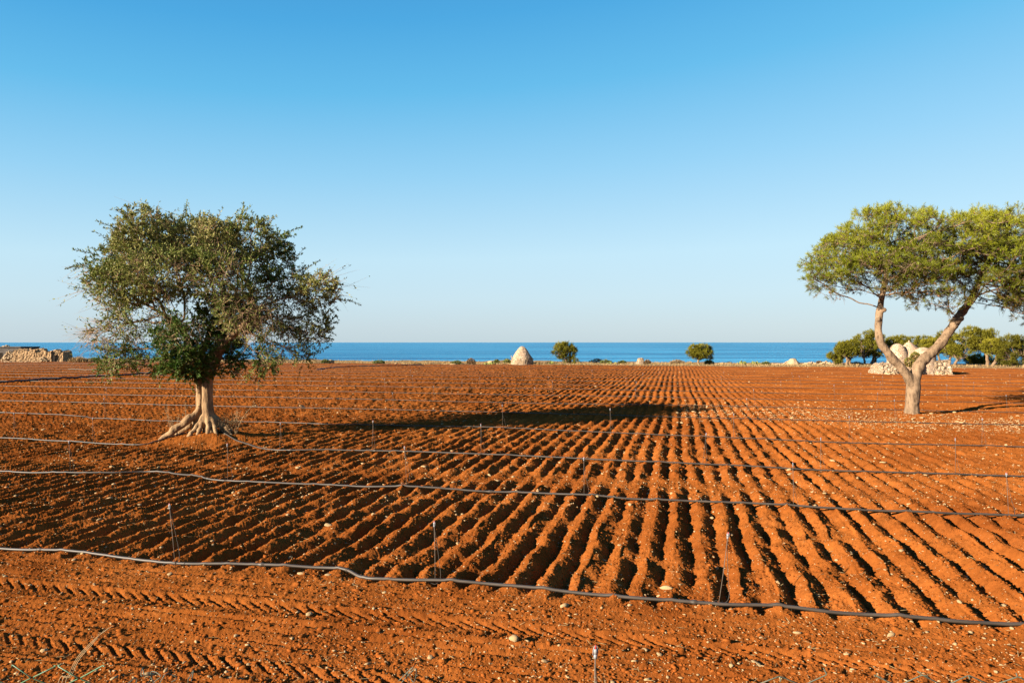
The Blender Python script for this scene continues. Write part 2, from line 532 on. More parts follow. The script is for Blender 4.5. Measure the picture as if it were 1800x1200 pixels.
# the ground sheet that carries on round and under the field
mb = MB()
gx = np.linspace(-400, 400, 41)
a, b_ = np.meshgrid(gx, np.linspace(-200, 76, 41), indexing='ij')
X, Y = XY(a, b_)
n1 = 41
ii = (np.arange(40)[:, None] * n1 + np.arange(40)[None, :]).ravel()
mb.add(np.stack([X, Y, np.full_like(X, -0.22)], -1).reshape(-1, 3), [np.stack([ii, ii + n1, ii + n1 + 1, ii + 1], -1)])
tag(mb.build('ground', M['soil']), kind='structure')

# coastal strip beyond the field, falling to the sea
uu = np.concatenate([np.linspace(-400, -110, 30), np.linspace(-109, 90, 500), np.linspace(91, 400, 30)])
vv = np.array([76.9, 77.3, 77.8, 78.4, 79.1, 80, 81, 82.2, 83.5, 85, 87, 89, 91, 93, 95, 97, 100, 106, 120])
A, B = np.meshgrid(uu, vv, indexing='ij')
X, Y = XY(A, B)
Z = -0.10 + 0.17 * sstep(77.0, 78.5, B) + 0.12 * fbm(A / 3.0, B / 3.0, 3, 80) * sstep(77.5, 80, B)
Z = Z - 9.5 * sstep(90 + 3 * pn(A / 12.0, 0 * A, 81), 112, B)
nb = len(vv)
ii = (np.arange(len(uu) - 1)[:, None] * nb + np.arange(nb - 1)[None, :]).ravel()
mb = MB()
mb.add(np.stack([X, Y, Z], -1).reshape(-1, 3), [np.stack([ii, ii + nb, ii + nb + 1, ii + 1], -1)])
tag(mb.build('coast_ground', M['coast']), kind='structure')
def coast_z(x, y):
    u, v = UV(x, y)
    if v < 77.2: return hz(x, y)
    a = np.array([u]); b = np.array([v])
    return float((-0.10 + 0.17 * sstep(77.0, 78.5, b) + 0.12 * fbm(a / 3.0, b / 3.0, 3, 80) * sstep(77.5, 80, b))[0])

# sea to the horizon
rr = np.array([60, 90, 120, 160, 220, 320, 500, 900, 2000, 5000, 12000, 30000, 80000.0])
th = np.linspace(R(-15), R(195), 120)
A, B = np.meshgrid(th, rr, indexing='ij')
ii = (np.arange(119)[:, None] * len(rr) + np.arange(len(rr) - 1)[None, :]).ravel()
mb = MB()
mb.add(np.stack([np.cos(A) * B, np.sin(A) * B, np.full_like(A, -7.0)], -1).reshape(-1, 3), [np.stack([ii, ii + 1, ii + len(rr) + 1, ii + len(rr)], -1)])
tag(mb.build('sea', M['sea']), kind='structure')

# ------------------------------------------------------------ hoses and stakes
ORD = ['nearest', 'second', 'third', 'fourth', 'fifth', 'sixth', 'seventh', 'eighth', 'ninth', 'tenth', 'eleventh', 'twelfth',
       'thirteenth', 'fourteenth', 'fifteenth', 'sixteenth', 'seventeenth', 'eighteenth', 'nineteenth', 'twentieth',
       'twenty-first', 'twenty-second', 'twenty-third', 'twenty-fourth']
hose_px = [
    [(-900, 905), (-200, 955), (0, 968), (150, 978), (300, 994), (430, 999), (585, 1006), (640, 1018), (700, 1023), (900, 1037), (1130, 1057), (1350, 1073), (1600, 1093), (1800, 1107), (2600, 1165)],
    [(-900, 778), (-200, 822), (0, 829), (110, 834), (200, 834.5), (265, 832), (330, 840), (390, 849), (560, 857), (700, 864), (900, 872), (1050, 881), (1200, 889), (1400, 898), (1600, 908), (1800, 915), (2600, 948)],
    [(-900, 732), (-200, 765), (0, 772), (120, 777), (240, 783), (275, 779), (320, 774), (380, 772.5), (420, 780), (480, 792.5), (600, 795), (700, 798), (900, 806), (1200, 820), (1500, 830), (1800, 838), (2600, 868)],
    [(-900, 707), (0, 729), (180, 738), (340, 742), (440, 742), (600, 748), (845, 755), (1200, 768), (1500, 779), (1800, 786), (2600, 812)],
]
def hose_points(k):
    """plan of one hose as u, v pairs, then laid on the ridges"""
    if k < len(hose_px):
        c = np.array([UV(*G(x, y)) for x, y in hose_px[k]])
    else:
        v0 = V1 + [0, 0, 0, 0, 17.25, 21.4][k] if k < 6 else V1 + 21.4 + (k - 5) * 4.25
        us = np.linspace(-95, 75, 60)
        c = np.stack([us, v0 + 0.14 * pn(us / 9.0, us * 0 + k * 3.7, 90) + 0.004 * us * math.sin(k * 1.7)], -1)
    n = 900 if k < 4 else 700
    p = spline(c, n)
    X, Y = XY(p[:, 0], p[:, 1])
    z = np.max([height(X + dx * cA, Y - dx * sA, False) for dx in (-0.12, -0.06, 0, 0.06, 0.12)], axis=0)
    z_raw = height(X, Y, False) + 0.004
    ker = np.hanning(57); ker /= ker.sum()
    z = np.convolve(np.pad(z, 28, 'edge'), ker, 'valid')
    z = np.maximum(z, z_raw)
    k2 = np.hanning(9); k2 /= k2.sum()
    z = np.convolve(np.pad(z, 4, 'edge'), k2, 'valid')
    return np.stack([X, Y, z + 0.012], -1)
NH = 17
HP = []
for k in range(NH):
    P = hose_points(k)
    HP.append(P)
    sel = np.abs(P[:, 0]) < 1.6 * P[:, 1] + 3
    P = P[sel]
    if k == 3:                            # the fourth hose passes behind the olive
        pass
    mb = MB()
    rh = np.full(len(P), 0.0165 if k < 3 else 0.0145)
    for _ in range(max(2, len(P) // 160)):    # sleeve joints
        j = random.randrange(2, len(P) - 3); rh[j:j + 2] *= 1.45
    tube(mb, P, rh, 6)
    o = mb.build('irrigation_hose', M['hose'])
    where = 'lying across the furrows just behind the tyre tracks' if k == 0 else ('running in front of the olive trunk' if k == 2 else ('running close behind the olive trunk' if k == 3 else 'lying straight across the furrows'))
    lab = f'{ORD[k]} irrigation hose {"from the fence" if k else "to the fence"}, {where}'
    tag(o, lab, 'hose', 'irrigation hoses laid across the field')

# sprinkler stake: rod with a clear head and a looped feed tube
def make_stake():
    t = empty('sprinkler_stake', (0, 0, 0), '-', 'sprinkler', 'sprinkler stakes standing along the hoses')
    mb = MB(); tube(mb, [(0, 0, -0.12), (0.004, 0, 0.3), (0.0, 0.0, 0.64)], 0.0034, 5)
    mb.build('rod', M['rod'], t)
    mb = MB()
    tube(mb, [(0, 0, 0.628), (0, 0, 0.648)], 0.009, 8)
    tube(mb, [(0, 0, 0.648), (0, 0, 0.662), (0, 0, 0.676)], [0.006, 0.010, 0.009], 8)
    for s in (-1, 1): tube(mb, [(0.012 * s, 0, 0.645), (0.011 * s, 0, 0.672), (0.004 * s, 0, 0.690)], 0.0028, 5)
    h = mb.build('sprinkler_head', M['head'], t)
    mb = MB(); tube(mb, [(0, 0, 0.676), (0, 0, 0.694)], [0.006, 0.003], 6)
    mb.build('nozzle', M['red'], h)
    mb = MB(); tube(mb, spline([(0, 0.004, 0.635), (0.015, 0.01, 0.5), (0.05, 0.01, 0.28), (0.085, -0.01, 0.10), (0.05, -0.05, 0.03), (-0.03, -0.09, 0.05), (-0.06, -0.12, 0.03)], 24), 0.0028, 5)
    mb.build('feed_tube', M['tube'], t)
    return t
proto = make_stake()
proto_used = False
def copy_tree(o, parent=None):
    c = o.copy(); COL.objects.link(c); c.parent = parent
    for ch in list(o.children):
        copy_tree(ch, c)
    return c
def put_stake(x, y, rz, tx_, ty_, sc, label):
    global proto_used
    o = copy_tree(proto) if proto_used else proto
    proto_used = True
    o.location = (x, y, hz(x, y)); o.rotation_euler = (tx_, ty_, rz); o.scale = (sc, sc, sc)
    o['label'] = label
    return o
stake_px = [
    [(304, 998, -0.10, 1.0), (764, 1024, 0.02, .97), (1266, 1061, 0.13, 1.0)],
    [(121, 830, -.05, .92), (398, 850, 0.0, 1.0), (714, 862, -.06, .95), (1027, 873, 0.0, 1.0), (1397, 897, 0.0, .98), (1777, 911, -.04, .92)],
    [(22, 771, 0, 1), (160, 778, 0.0, .95), (490, 793, 0.03, 1.0), (653, 796, 0.07, 1.0), (845, 804, 0.0, 1.0), (1236, 818, 0.12, .95), (1444, 829, 0.03, 1.0), (1682, 835, 0.05, 1.0)],
    [(36, 730, 0.1, 1), (182, 737, 0, 1), (883, 757, 0, 1), (1073, 764, 0, 1.05), (1290, 771, 0, 1), (1494, 778, 0, 1), (1728, 784, 0.02, 1)],
]
NTH = ['first', 'second', 'third', 'fourth', 'fifth', 'sixth', 'seventh', 'eighth', 'ninth', 'tenth', 'eleventh', 'twelfth', 'thirteenth', 'fourteenth', 'fifteenth', 'sixteenth', 'seventeenth', 'eighteenth', 'nineteenth', 'twentieth']
for k in range(10):
    spots = []
    if k < len(stake_px):
        for (px, py, lean, sc) in stake_px[k]:
            x, y = G(px, py)
            spots.append((x, y + 0.05, lean, sc))
    else:
        P = HP[k]
        x = -0.75 * P[0, 1]
        L = -0.74 * (V1 + 4.2 * k)
        x = L + random.uniform(0.3, 2.5)
        while x < 0.74 * (V1 + 4.1 * k):
            j = int(np.argmin(np.abs(P[:, 0] - x)))
            if abs(P[j, 0]) < 0.72 * P[j, 1]:
                spots.append((x, P[j, 1] + 0.08, random.gauss(0, 0.05), random.uniform(.92, 1.05)))
            x += random.uniform(3.6, 4.4)
    for j, (x, y, lean, sc) in enumerate(spots):
        w = 'to the fence' if k == 0 else 'from the fence'
        put_stake(x, y, random.uniform(-0.7, 0.7), random.gauss(0, 0.03), lean, sc,
                  f'thin sprinkler stake on the {ORD[k]} hose {w}, {NTH[j]} along it from the left')
x, y = (1040 - 900) / F * 4.0, 4.0
o = put_stake(x, y, 0.2, 0.0, 0.03, 1.14, 'sprinkler stake with bright clear head nearest the viewer, cut off at its foot')

# dark supply pipes on the left
def lay_pipe(name, pts, r, mat, label):
    c = np.array([G(*p) for p in pts])
    p = spline(c, 160)
    z = np.max([height(p[:, 0] + d, p[:, 1], False) for d in (-.15, 0, .15)], axis=0)
    mb = MB(); tube(mb, np.stack([p[:, 0], p[:, 1], z + r], -1), r, 7)
    tag(mb.build(name, mat), label, 'pipe')
lay_pipe('supply_pipe', [(-160, 681), (0, 674), (60, 670), (107, 667), (183, 663), (240, 659.5), (275, 657), (330, 655)], 0.062, M['pipe'], 'thick dark supply pipe running obliquely over the field beside the olive')
lay_pipe('supply_pipe', [(556, 650.5), (580, 647.5), (620, 645), (680, 643.6), (745, 642.6)], 0.045, M['pipe'], 'thin dark supply pipe near the far field edge right of the olive')
lay_pipe('plastic_pipe', [(120, 650.3), (145, 650.6), (180, 651.0), (205, 651.6)], 0.05, M['rod'], 'pale plastic pipe lying on the soil behind the olive crown')

# ------------------------------------------------------------ stones and clods
def rock_mesh(seed, sub=2, flat=0.7, rough=0.28):
    bm = bmesh.new()
    bmesh.ops.create_icosphere(bm, subdivisions=sub, radius=1.0)
    o = Vector((seed * 3.1, seed * 1.7, seed * 0.9))
    for v in bm.verts:
        p = v.co.copy()
        k = 1 + rough * mnoise.noise(p * 0.9 + o) * 1.6 + rough * 0.5 * mnoise.noise(p * 2.2 + o)
        v.co = Vector((p.x * k * (1 + .25 * math.sin(seed)), p.y * k, p.z * k * flat))
    V = np.array([v.co[:] for v in bm.verts]); Fc = np.array([[v.index for v in f.verts] for f in bm.faces])
    bm.free()
    return V, Fc
ROCKS = [rock_mesh(s, 2) for s in range(8)]
LROCK = [rock_mesh(s + 20, 1, 0.65, 0.42) for s in range(6)]
rock_me = []
for V, Fc in ROCKS:
    t = mesh_np('stone', V, [Fc], M['stone'], None, True)
    rock_me.append(t.data); bpy.data.objects.remove(t)

def scatter_screen(n, y0, y1, x0=-60, x1=1860):
    """random ground points with even density over the view"""
    py = rng.uniform(y0, y1, n); px = rng.uniform(x0, x1, n)
    d = S * F / (py - HZ)
    return (px - 900) / F * d, d

big = [  # notable stones: pixel, size in pixels, label
    (531, 716, 9, 'large pale block of stone alone in the field, right of the olive trunk'),
    (1243, 716, 8, 'pale stone at the tip of the long olive shadow'),
    (1510, 729, 6, 'upright pale stone on the gravelly strip left of the pine foot'),
    (528, 1010, 10, 'rounded buff stone lying right under the nearest hose'),
    (903, 1127, 22, 'flat wide pale stone between the two headland drag marks'),
    (757, 1155, 14, 'pair-shaped buff stone in the foreground soil left of centre'),
    (770, 1143, 9, 'small buff stone just above the pair-shaped one in the foreground'),
    (1159, 1153, 11, 'square pale stone in the foreground right of the nearest sprinkler'),
    (1172, 1037, 16, 'long pale stone just beyond the nearest hose at mid field'),
    (1698, 1006, 11, 'blocky buff stone between the furrows near the front at the right'),
    (1584, 977, 9, 'elongated pale stone lying in a front furrow at the right'),
    (299, 1012, 9, 'buff stone just in front of the nearest hose by its sprinkler loop'),
    (130, 986, 9, 'buff stone just in front of the nearest hose near its far left'),
    (263, 1187, 15, 'pale broken stone near the green mesh in the lowest foreground'),
    (1423, 1137, 10, 'pale stone on the headland close to the second of a row of pebbles'),
    (1443, 1136, 7, 'pale pebble next to a similar larger stone on the headland'),
    (1773, 1134, 9, 'pale stone on the headland near the right end of the nearest hose'),
    (676, 1043, 8, 'oval near-white pebble in front of the nearest hose'),
    (1330, 1163, 16, 'flat brown-white stone on the front drag mark at the right'),
    (403, 912, 8, 'buff stone between the furrows between first and second hoses at the left'),
    (860, 837, 8, 'white stone on the crossing tractor track'),
    (1092, 833, 8, 'white chip of stone below the third hose at mid field'),
    (1380, 640, 0, ''),
]
used_pts = []
def put_stone(x, y, s, label):
    o = bpy.data.objects.new('stone', rock_me[random.randrange(len(rock_me))])
    COL.objects.link(o)
    o.location = (x, y, hz(x, y) + s * 0.25)
    o.rotation_euler = (random.uniform(-.3, .3), random.uniform(-.3, .3), random.uniform(0, 6.28))
    k = random.uniform(.75, 1.3)
    o.scale = (s * k, s / k * random.uniform(.6, 1.0), s * random.uniform(.6, 1.0))
    tag(o, label, 'stone', 'pale stones lying on the red soil')
for px, py, sp, lab in big:
    if sp == 0: continue
    x, y = G(px, py)
    put_stone(x, y, sp / F * y * 0.5, lab)
sx_, sy_ = scatter_screen(262, 860, 1200)
for x, y in zip(sx_, sy_):
    s = min(0.034, 0.0075 * math.exp(abs(random.gauss(0, 0.75)))) * (0.8 + y * 0.03)
    put_stone(x, y, s, 'small pale limestone pebble lying on the red soil')

def rocks_mesh(name, pts, sizes, mat, lib, label, sink=0.05):
    mb = MB()
    zs = height(np.array([p[0] for p in pts]), np.array([p[1] for p in pts]))
    for (x, y), z, s in zip(pts, zs, sizes):
        V, Fc = lib[random.randrange(len(lib))]
        a = random.uniform(0, 6.28); ca, sa = math.cos(a), math.sin(a)
        q = V * np.array([s * random.uniform(.7, 1.4), s * random.uniform(.6, 1), s * random.uniform(.6, 1)])
        q = np.stack([q[:, 0] * ca - q[:, 1] * sa + x, q[:, 0] * sa + q[:, 1] * ca + y, q[:, 2] + z + s * sink], -1)
        mb.add(q, [Fc], random.random())
    o = mb.build(name, mat)
    o['kind'] = 'stuff'
    if label: tag(o, label, 'stones')
    return o
LL = LROCK
# pebbles beyond count: over all the field, and a dense gravelly strip by the pine
pts, sz = [], []
X, Y = scatter_screen(8000, 646, 900)
for x, y in zip(X, Y):
    if UV(x, y)[1] < 76:
        pts.append((x, y)); sz.append(min(0.07, 0.0085 * math.exp(abs(random.gauss(0, 0.6))) * (0.55 + y * 0.032)))
X, Y = scatter_screen(6500, 850, 1215)
for x, y in zip(X, Y):
    pts.append((x, y)); sz.append(0.0050 * math.exp(abs(random.gauss(0, 0.55))))
for i in range(4200):
    px = random.uniform(1190, 1830)
    py = 722 + (px - 1250) * 0.034 + random.gauss(0, 8) + (6 if px > 1500 else 0)
    x, y = G(px, max(py, 690))
    if math.hypot(x - PX, y - PY) < 0.3: continue
    pts.append((x, y)); sz.append(0.0098 * math.exp(abs(random.gauss(0, 0.62))))
rocks_mesh('pebbles', pts, sz, M['stone'], LL, 'pale pebbles strewn over the red soil and thick on a strip by the pine')
# clods of the same earth
pts, sz = [], []
X, Y = scatter_screen(42000, 690, 1215)
for x, y in zip(X, Y):
    pts.append((x, y)); sz.append(min(0.030, 0.0058 * math.exp(abs(random.gauss(0, 0.65)))) * (0.8 + 0.03 * y))
rocks_mesh('soil_clods', pts, sz, M['clod'], LL, 'crumbled clods of red earth scattered over the furrows')
# bits of straw
mb = MB()
X, Y = scatter_screen(900, 760, 1210)
zs = height(X, Y)
for x, y, z in zip(X, Y, zs):
    a = random.uniform(0, 6.28); L = random.uniform(.012, .045); w = 0.0018 + 0.0002 * y
    d = np.array([math.cos(a), math.sin(a), random.uniform(-.2, .35)]) * L
    s = np.array([-math.sin(a), math.cos(a), 0]) * w
    p = np.array([x, y, z + 0.012])
    mb.add([p - d - s, p + d - s, p + d + s, p - d + s, p + (0, 0, w)], [[[0, 1, 4], [1, 2, 4], [2, 3, 4], [3, 0, 4]]], random.random())
o = mb.build('straw_litter', M['straw'], None, False); o['kind'] = 'stuff'
tag(o, 'scraps of dry straw scattered on the red soil', 'straw')

# ------------------------------------------------------------ trees
def colonize(seeds, parents, attr, step, di, dk, maxit, bias=(0, 0, 0), jit=0.15):
    pos = [np.array(p, dtype=float) for p in seeds]
    par = list(parents)
    kids = [[] for _ in pos]
    A = np.array(attr)
    near = np.zeros(len(A), dtype=int); nd = np.full(len(A), 1e9)
    def upd(i0):
        nonlocal near, nd
        Q = np.array(pos[i0:])
        for c in range(0, len(Q), 64):
            D = np.linalg.norm(A[:, None, :] - Q[None, c:c + 64, :], axis=2)
            j = D.argmin(1); m = D[np.arange(len(A)), j]
            b = m < nd
            nd[b] = m[b]; near[b] = i0 + c + j[b]
    upd(0)
    bias = np.array(bias)
    for it in range(maxit):
        act = (nd < di)
        if not act.any(): break
        ids = near[act]
        P = np.array(pos)
        d = A[act] - P[ids]
        d /= np.linalg.norm(d, axis=1)[:, None] + 1e-9
        acc = np.zeros((len(pos), 3)); np.add.at(acc, ids, d)
        i0 = len(pos)
        for i in np.unique(ids):
            v = acc[i]; v = v / (np.linalg.norm(v) + 1e-9) + bias + rng.normal(0, jit, 3)
            q = P[i] + step * v / (np.linalg.norm(v) + 1e-9)
            if any(np.linalg.norm(pos[c] - q) < step * 0.35 for c in kids[i]) or len(kids[i]) > 3: continue
            pos.append(q); par.append(i); kids.append([]); kids[i].append(len(pos) - 1)
        if len(pos) == i0: break
        upd(i0)
        ok = nd > dk
        A = A[ok]; near = near[ok]; nd = nd[ok]
        if not len(A): break
    return np.array(pos), np.array(par), kids

def pipe_radii(par, kids, r0, ex, rmax):
    n = len(par); r = np.zeros(n)
    for i in range(n - 1, -1, -1):
        if not kids[i]: r[i] = r0 ** ex
        else: r[i] = sum(r[k] for k in kids[i])
    r = r ** (1 / ex)
    return np.minimum(r, rmax)

def branch_tubes(mb, pos, par, kids, rad, skip=0):
    n = len(pos)
    main = [max(k, key=lambda c: rad[c]) if k else -1 for k in kids]
    starts = [i for i in range(n) if i >= skip and (par[i] < 0 or main[par[i]] != i or par[i] < skip)]
    for s in starts:
        ch = [par[s]] if par[s] >= 0 else []
        i = s
        while i >= 0:
            ch.append(i); i = main[i]
        if len(ch) < 2: continue
        r = np.array([rad[j] for j in ch])
        if par[s] >= 0: r[0] = r[1] * 1.1
        P = pos[ch].copy()
        if len(P) > 4:
            P[1:-1] = 0.5 * P[1:-1] + 0.25 * (P[:-2] + P[2:])
        sides = 9 if r.max() > 0.06 else (5 if r.max() > 0.016 else 3)
        tube(mb, P, r, sides, random.random(), cap=False)

def blobs_to_points(blobs, n, shell=0.0):
    """blobs: (x, y, z, rx, ry, rz, weight)"""
    B = np.array(blobs, dtype=float)
    w = B[:, 6] * B[:, 3] * B[:, 4] * B[:, 5]
    c = rng.choice(len(B), n, p=w / w.sum())
    d = rng.normal(size=(n, 3)); d /= np.linalg.norm(d, axis=1)[:, None]
    rr_ = rng.uniform(shell, 1, n) ** (1 / 3)
    return B[c, :3] + d * rr_[:, None] * B[c, 3:6], c

def leaf_quads(base, dirs, nrm, L, W):
    """diamond leaves; returns verts and quads"""
    side = np.cross(dirs, nrm); side /= np.linalg.norm(side, axis=1)[:, None] + 1e-9
    b = base; t = base + dirs * L[:, None]; m = base + dirs * (L * 0.45)[:, None]
    V = np.stack([b, m + side * (W / 2)[:, None], t, m - side * (W / 2)[:, None]], 1).reshape(-1, 3)
    k = np.arange(len(base))[:, None] * 4
    return V, k + np.arange(4)[None, :]

def unit(v): return v / (np.linalg.norm(v, axis=-1, keepdims=True) + 1e-9)

def remeshed(mb, name, mat, parent, voxel, rough, seed=0):
    """weld overlapping limbs into one skin, then roughen it"""
    t = mb.build('tmp', mat)
    md = t.modifiers.new('r', 'REMESH'); md.mode = 'VOXEL'; md.voxel_size = voxel
    md2 = t.modifiers.new('s', 'SMOOTH'); md2.iterations = 3; md2.factor = 0.5
    dg = bpy.context.evaluated_depsgraph_get()
    me = bpy.data.meshes.new_from_object(t.evaluated_get(dg))
    me.name = name
    old = t.data
    bpy.data.objects.remove(t); bpy.data.meshes.remove(old)
    n = len(me.vertices)
    co = np.empty(n * 3, dtype=np.float32); me.vertices.foreach_get('co', co)
    no = np.empty(n * 3, dtype=np.float32); me.vertices.foreach_get('normal', no)
    co = co.reshape(-1, 3); no = no.reshape(-1, 3)
    d = np.empty(n)
    for i in range(n):
        p = Vector(co[i].tolist())
        q = Vector((p.x * 4.5, p.y * 4.5, p.z * 1.3)) + Vector((seed, 0, 0))
        d[i] = mnoise.noise(q) * 0.75 + mnoise.noise(q * 2.7) * 0.45 + 0.5 * mnoise.noise(p * 3.0)
    co = co + no * (d * rough)[:, None]
    me.vertices.foreach_set('co', co.astype(np.float32).ravel())
    me.polygons.foreach_set('use_smooth', np.ones(len(me.polygons), dtype=bool))
    if not me.materials: me.materials.append(mat)
    me.update()
    o = bpy.data.objects.new(name, me)
    COL.objects.link(o); o.parent = parent
    return o

# ---- the old olive
oz = hz(OX, OY) - 0.03
olive = empty('olive_tree', (OX, OY, oz), 'old twin-stemmed olive tree with dense grey-green crown and bare twigs', 'tree')
so = OY / F
def op(px, py, y=0.0): return ((px - 368) * so, y, (772 - py) * so + 0.02)
mb = MB()
SA = spline([op(345, 775, 0), op(347, 752, .02), op(349, 725, .05), op(349, 695, .06), op(347.5, 668, .05), op(342, 640, 0.05), op(330, 610, 0), op(312, 580, -.05)], 40)
SB = spline([op(371, 776, -.05), op(369, 745, -.06), op(367, 715, -.08), op(367, 690, -.08), op(370, 665, -.05), op(380, 640, .0), op(388, 612, .1), op(392, 580, .15)], 40)
SCc = spline([op(380, 655, 0), op(396, 625, -.25), op(425, 600, -.45), op(445, 580, -.5), op(452, 555, -.45), op(450, 530, -.35)], 30)
SD = spline([op(347, 655, .1), op(345, 625, .5), op(352, 590, .8), op(360, 550, .95)], 24)
tube(mb, SA, np.interp(np.linspace(0, 1, 40), [0, .15, .3, .6, 1], [.15, .098, .086, .090, .07]), 16)
tube(mb, SB, np.interp(np.linspace(0, 1, 40), [0, .15, .3, .6, 1], [.20, .150, .128, .130, .09]), 16)
tube(mb, SCc, np.linspace(.10, .055, 30), 12)
tube(mb, SD, np.linspace(.08, .05, 24), 12)
# flaring root buttresses
for pts, r0, rm, r1 in [
    ([op(352, 728, -.04), op(345, 741, -.10), op(333, 752, -.20), op(320, 763, -.28), op(307, 773, -.34), op(293, 783, -.40)], .06, .125, .05),
    ([op(350, 728, .04), op(341, 748, .06), op(328, 762, .12), op(312, 773, .18), op(298, 783, .25)], .05, .10, .04),
    ([op(362, 742, -.12), op(357, 754, -.20), op(351, 766, -.32), op(344, 778, -.45), op(336, 786, -.55)], .05, .065, .035),
    ([op(366, 742, -.12), op(363, 755, -.22), op(360, 768, -.32), op(356, 784, -.46)], .05, .06, .04),
    ([op(370, 738, -.14), op(373, 755, -.24), op(375, 768, -.34), op(377, 786, -.46)], .07, .075, .04),
    ([op(370, 738, -.12), op(380, 755, -.18), op(387, 767, -.28), op(394, 783, -.40)], .07, .075, .04),
    ([op(370, 736, -.04), op(383, 754, -.02), op(395, 765, -.06), op(409, 776, -.12), op(422, 786, -.2)], .08, .10, .04),
    ([op(366, 736, .02), op(380, 756, .14), op(392, 768, .3), op(402, 783, .45)], .08, .10, .05),
    ([op(354, 736, .06), op(350, 754, .18), op(345, 768, .34), op(340, 785, .5)], .07, .10, .05)]:
    p = spline(pts, 14)
    p[:, 2] += 0.012 * np.sin(np.arange(14) * 1.9 + r0 * 90)
    tube(mb, p, np.interp(np.linspace(0, 1, 14), [0, .4, 1], [r0, rm, r1]) * (1 + 0.13 * np.sin(np.arange(14) * 1.3 + r0 * 50)), 9)
remeshed(mb, 'trunk', M['olive_bark'], olive, 0.016, 0.030, 3)

def ob(px, py, rx, rz, y=0.0, ry=None, w=1.0):
    x, _, z = op(px, py)
    return (x * .985, y, z - .07, rx * so * .93, (ry if ry else (rx + rz) / 2 * so * 1.25), rz * so * .86, w)
# crown masses: position, size, then leaf density, leaf tone, twig share
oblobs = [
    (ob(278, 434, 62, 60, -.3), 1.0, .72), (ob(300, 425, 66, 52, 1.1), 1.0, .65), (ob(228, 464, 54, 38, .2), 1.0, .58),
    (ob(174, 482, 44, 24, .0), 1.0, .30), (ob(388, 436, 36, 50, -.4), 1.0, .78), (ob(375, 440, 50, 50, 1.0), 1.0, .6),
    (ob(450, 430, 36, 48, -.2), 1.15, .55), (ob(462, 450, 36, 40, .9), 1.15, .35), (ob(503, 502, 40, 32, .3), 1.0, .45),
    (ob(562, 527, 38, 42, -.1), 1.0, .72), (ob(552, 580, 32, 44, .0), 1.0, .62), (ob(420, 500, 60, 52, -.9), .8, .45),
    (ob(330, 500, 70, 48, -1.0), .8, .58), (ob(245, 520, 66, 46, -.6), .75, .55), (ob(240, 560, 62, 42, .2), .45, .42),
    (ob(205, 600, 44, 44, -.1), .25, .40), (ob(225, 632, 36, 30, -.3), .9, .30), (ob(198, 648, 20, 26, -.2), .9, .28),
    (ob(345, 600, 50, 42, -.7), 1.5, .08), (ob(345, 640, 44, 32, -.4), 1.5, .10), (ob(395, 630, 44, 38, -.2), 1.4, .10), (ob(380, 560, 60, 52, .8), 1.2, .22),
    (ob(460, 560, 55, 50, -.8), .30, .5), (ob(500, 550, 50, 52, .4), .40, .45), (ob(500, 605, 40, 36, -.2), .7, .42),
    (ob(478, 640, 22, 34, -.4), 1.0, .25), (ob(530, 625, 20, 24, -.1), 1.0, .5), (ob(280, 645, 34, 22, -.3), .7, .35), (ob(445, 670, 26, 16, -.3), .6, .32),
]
BL = [b[0] for b in oblobs]
att, which = blobs_to_points(BL, 11500, 0.10)
att = att[[mnoise.noise(Vector((p * 1.15).tolist())) + .5 * mnoise.noise(Vector((p * 2.9).tolist())) > -.30 for p in att]]
seeds, pars = [], []
def add_chain(curve, step, start_par=-1, frm=0.0):
    i0 = int(len(curve) * frm)
    prev = start_par
    acc = curve[i0]
    for p in curve[i0:]:
        if prev == start_par and len(seeds) and start_par >= 0 or np.linalg.norm(p - acc) > step or (prev == -1):
            seeds.append(p); pars.append(prev); prev = len(seeds) - 1; acc = p
    return prev
add_chain(SA, 0.12, -1, .45); add_chain(SB, 0.12, -1, .45); add_chain(SCc, 0.12, -1, .3); add_chain(SD, 0.12, -1, .3)
nseed = len(seeds)
pos, par, kids = colonize(seeds, pars, att, 0.100, 1.15, 0.125, 90, (0, 0, .06), 0.22)
rad = pipe_radii(par, kids, 0.0042, 2.25, 0.105)
mb = MB(); branch_tubes(mb, pos, par, kids, rad, nseed)
mb.build('limbs', M['olive_bark'], olive)
# twigs and leaves
B = np.array(BL)
leafd = np.array([b[1] for b in oblobs]); tone = np.array([b[2] for b in oblobs])
small = np.where((rad < 0.012))[0]
small = small[small >= nseed]
D = np.min(np.linalg.norm((pos[small][:, None, :] - B[None, :, :3]) / B[None, :, 3:6], axis=2)[..., None], axis=2)
bl = np.argmin(D, axis=1)
twp, twd, twl, twb = [], [], [], []
for j, i in enumerate(small):
    tip = not kids[i]
    g = pos[i] - pos[par[i]]; g = g / (np.linalg.norm(g) + 1e-9)
    cen = B[bl[j], :3]; outw = pos[i] - cen; outw = outw / (np.linalg.norm(outw) + 1e-9)
    for _ in range(4 if tip else random.choice((1, 2, 2))):
        d = g * (0.9 if tip else 0.35) + rng.normal(0, .55, 3) + np.array([0, 0, .32 if tone[bl[j]] > .5 else -.05]) + outw * .25
        twp.append(pos[i]); twd.append(d / np.linalg.norm(d)); twl.append(random.uniform(.10, .27) * (1.25 if tip else 1) * (2.0 if random.random() < .05 else 1)); twb.append(bl[j])
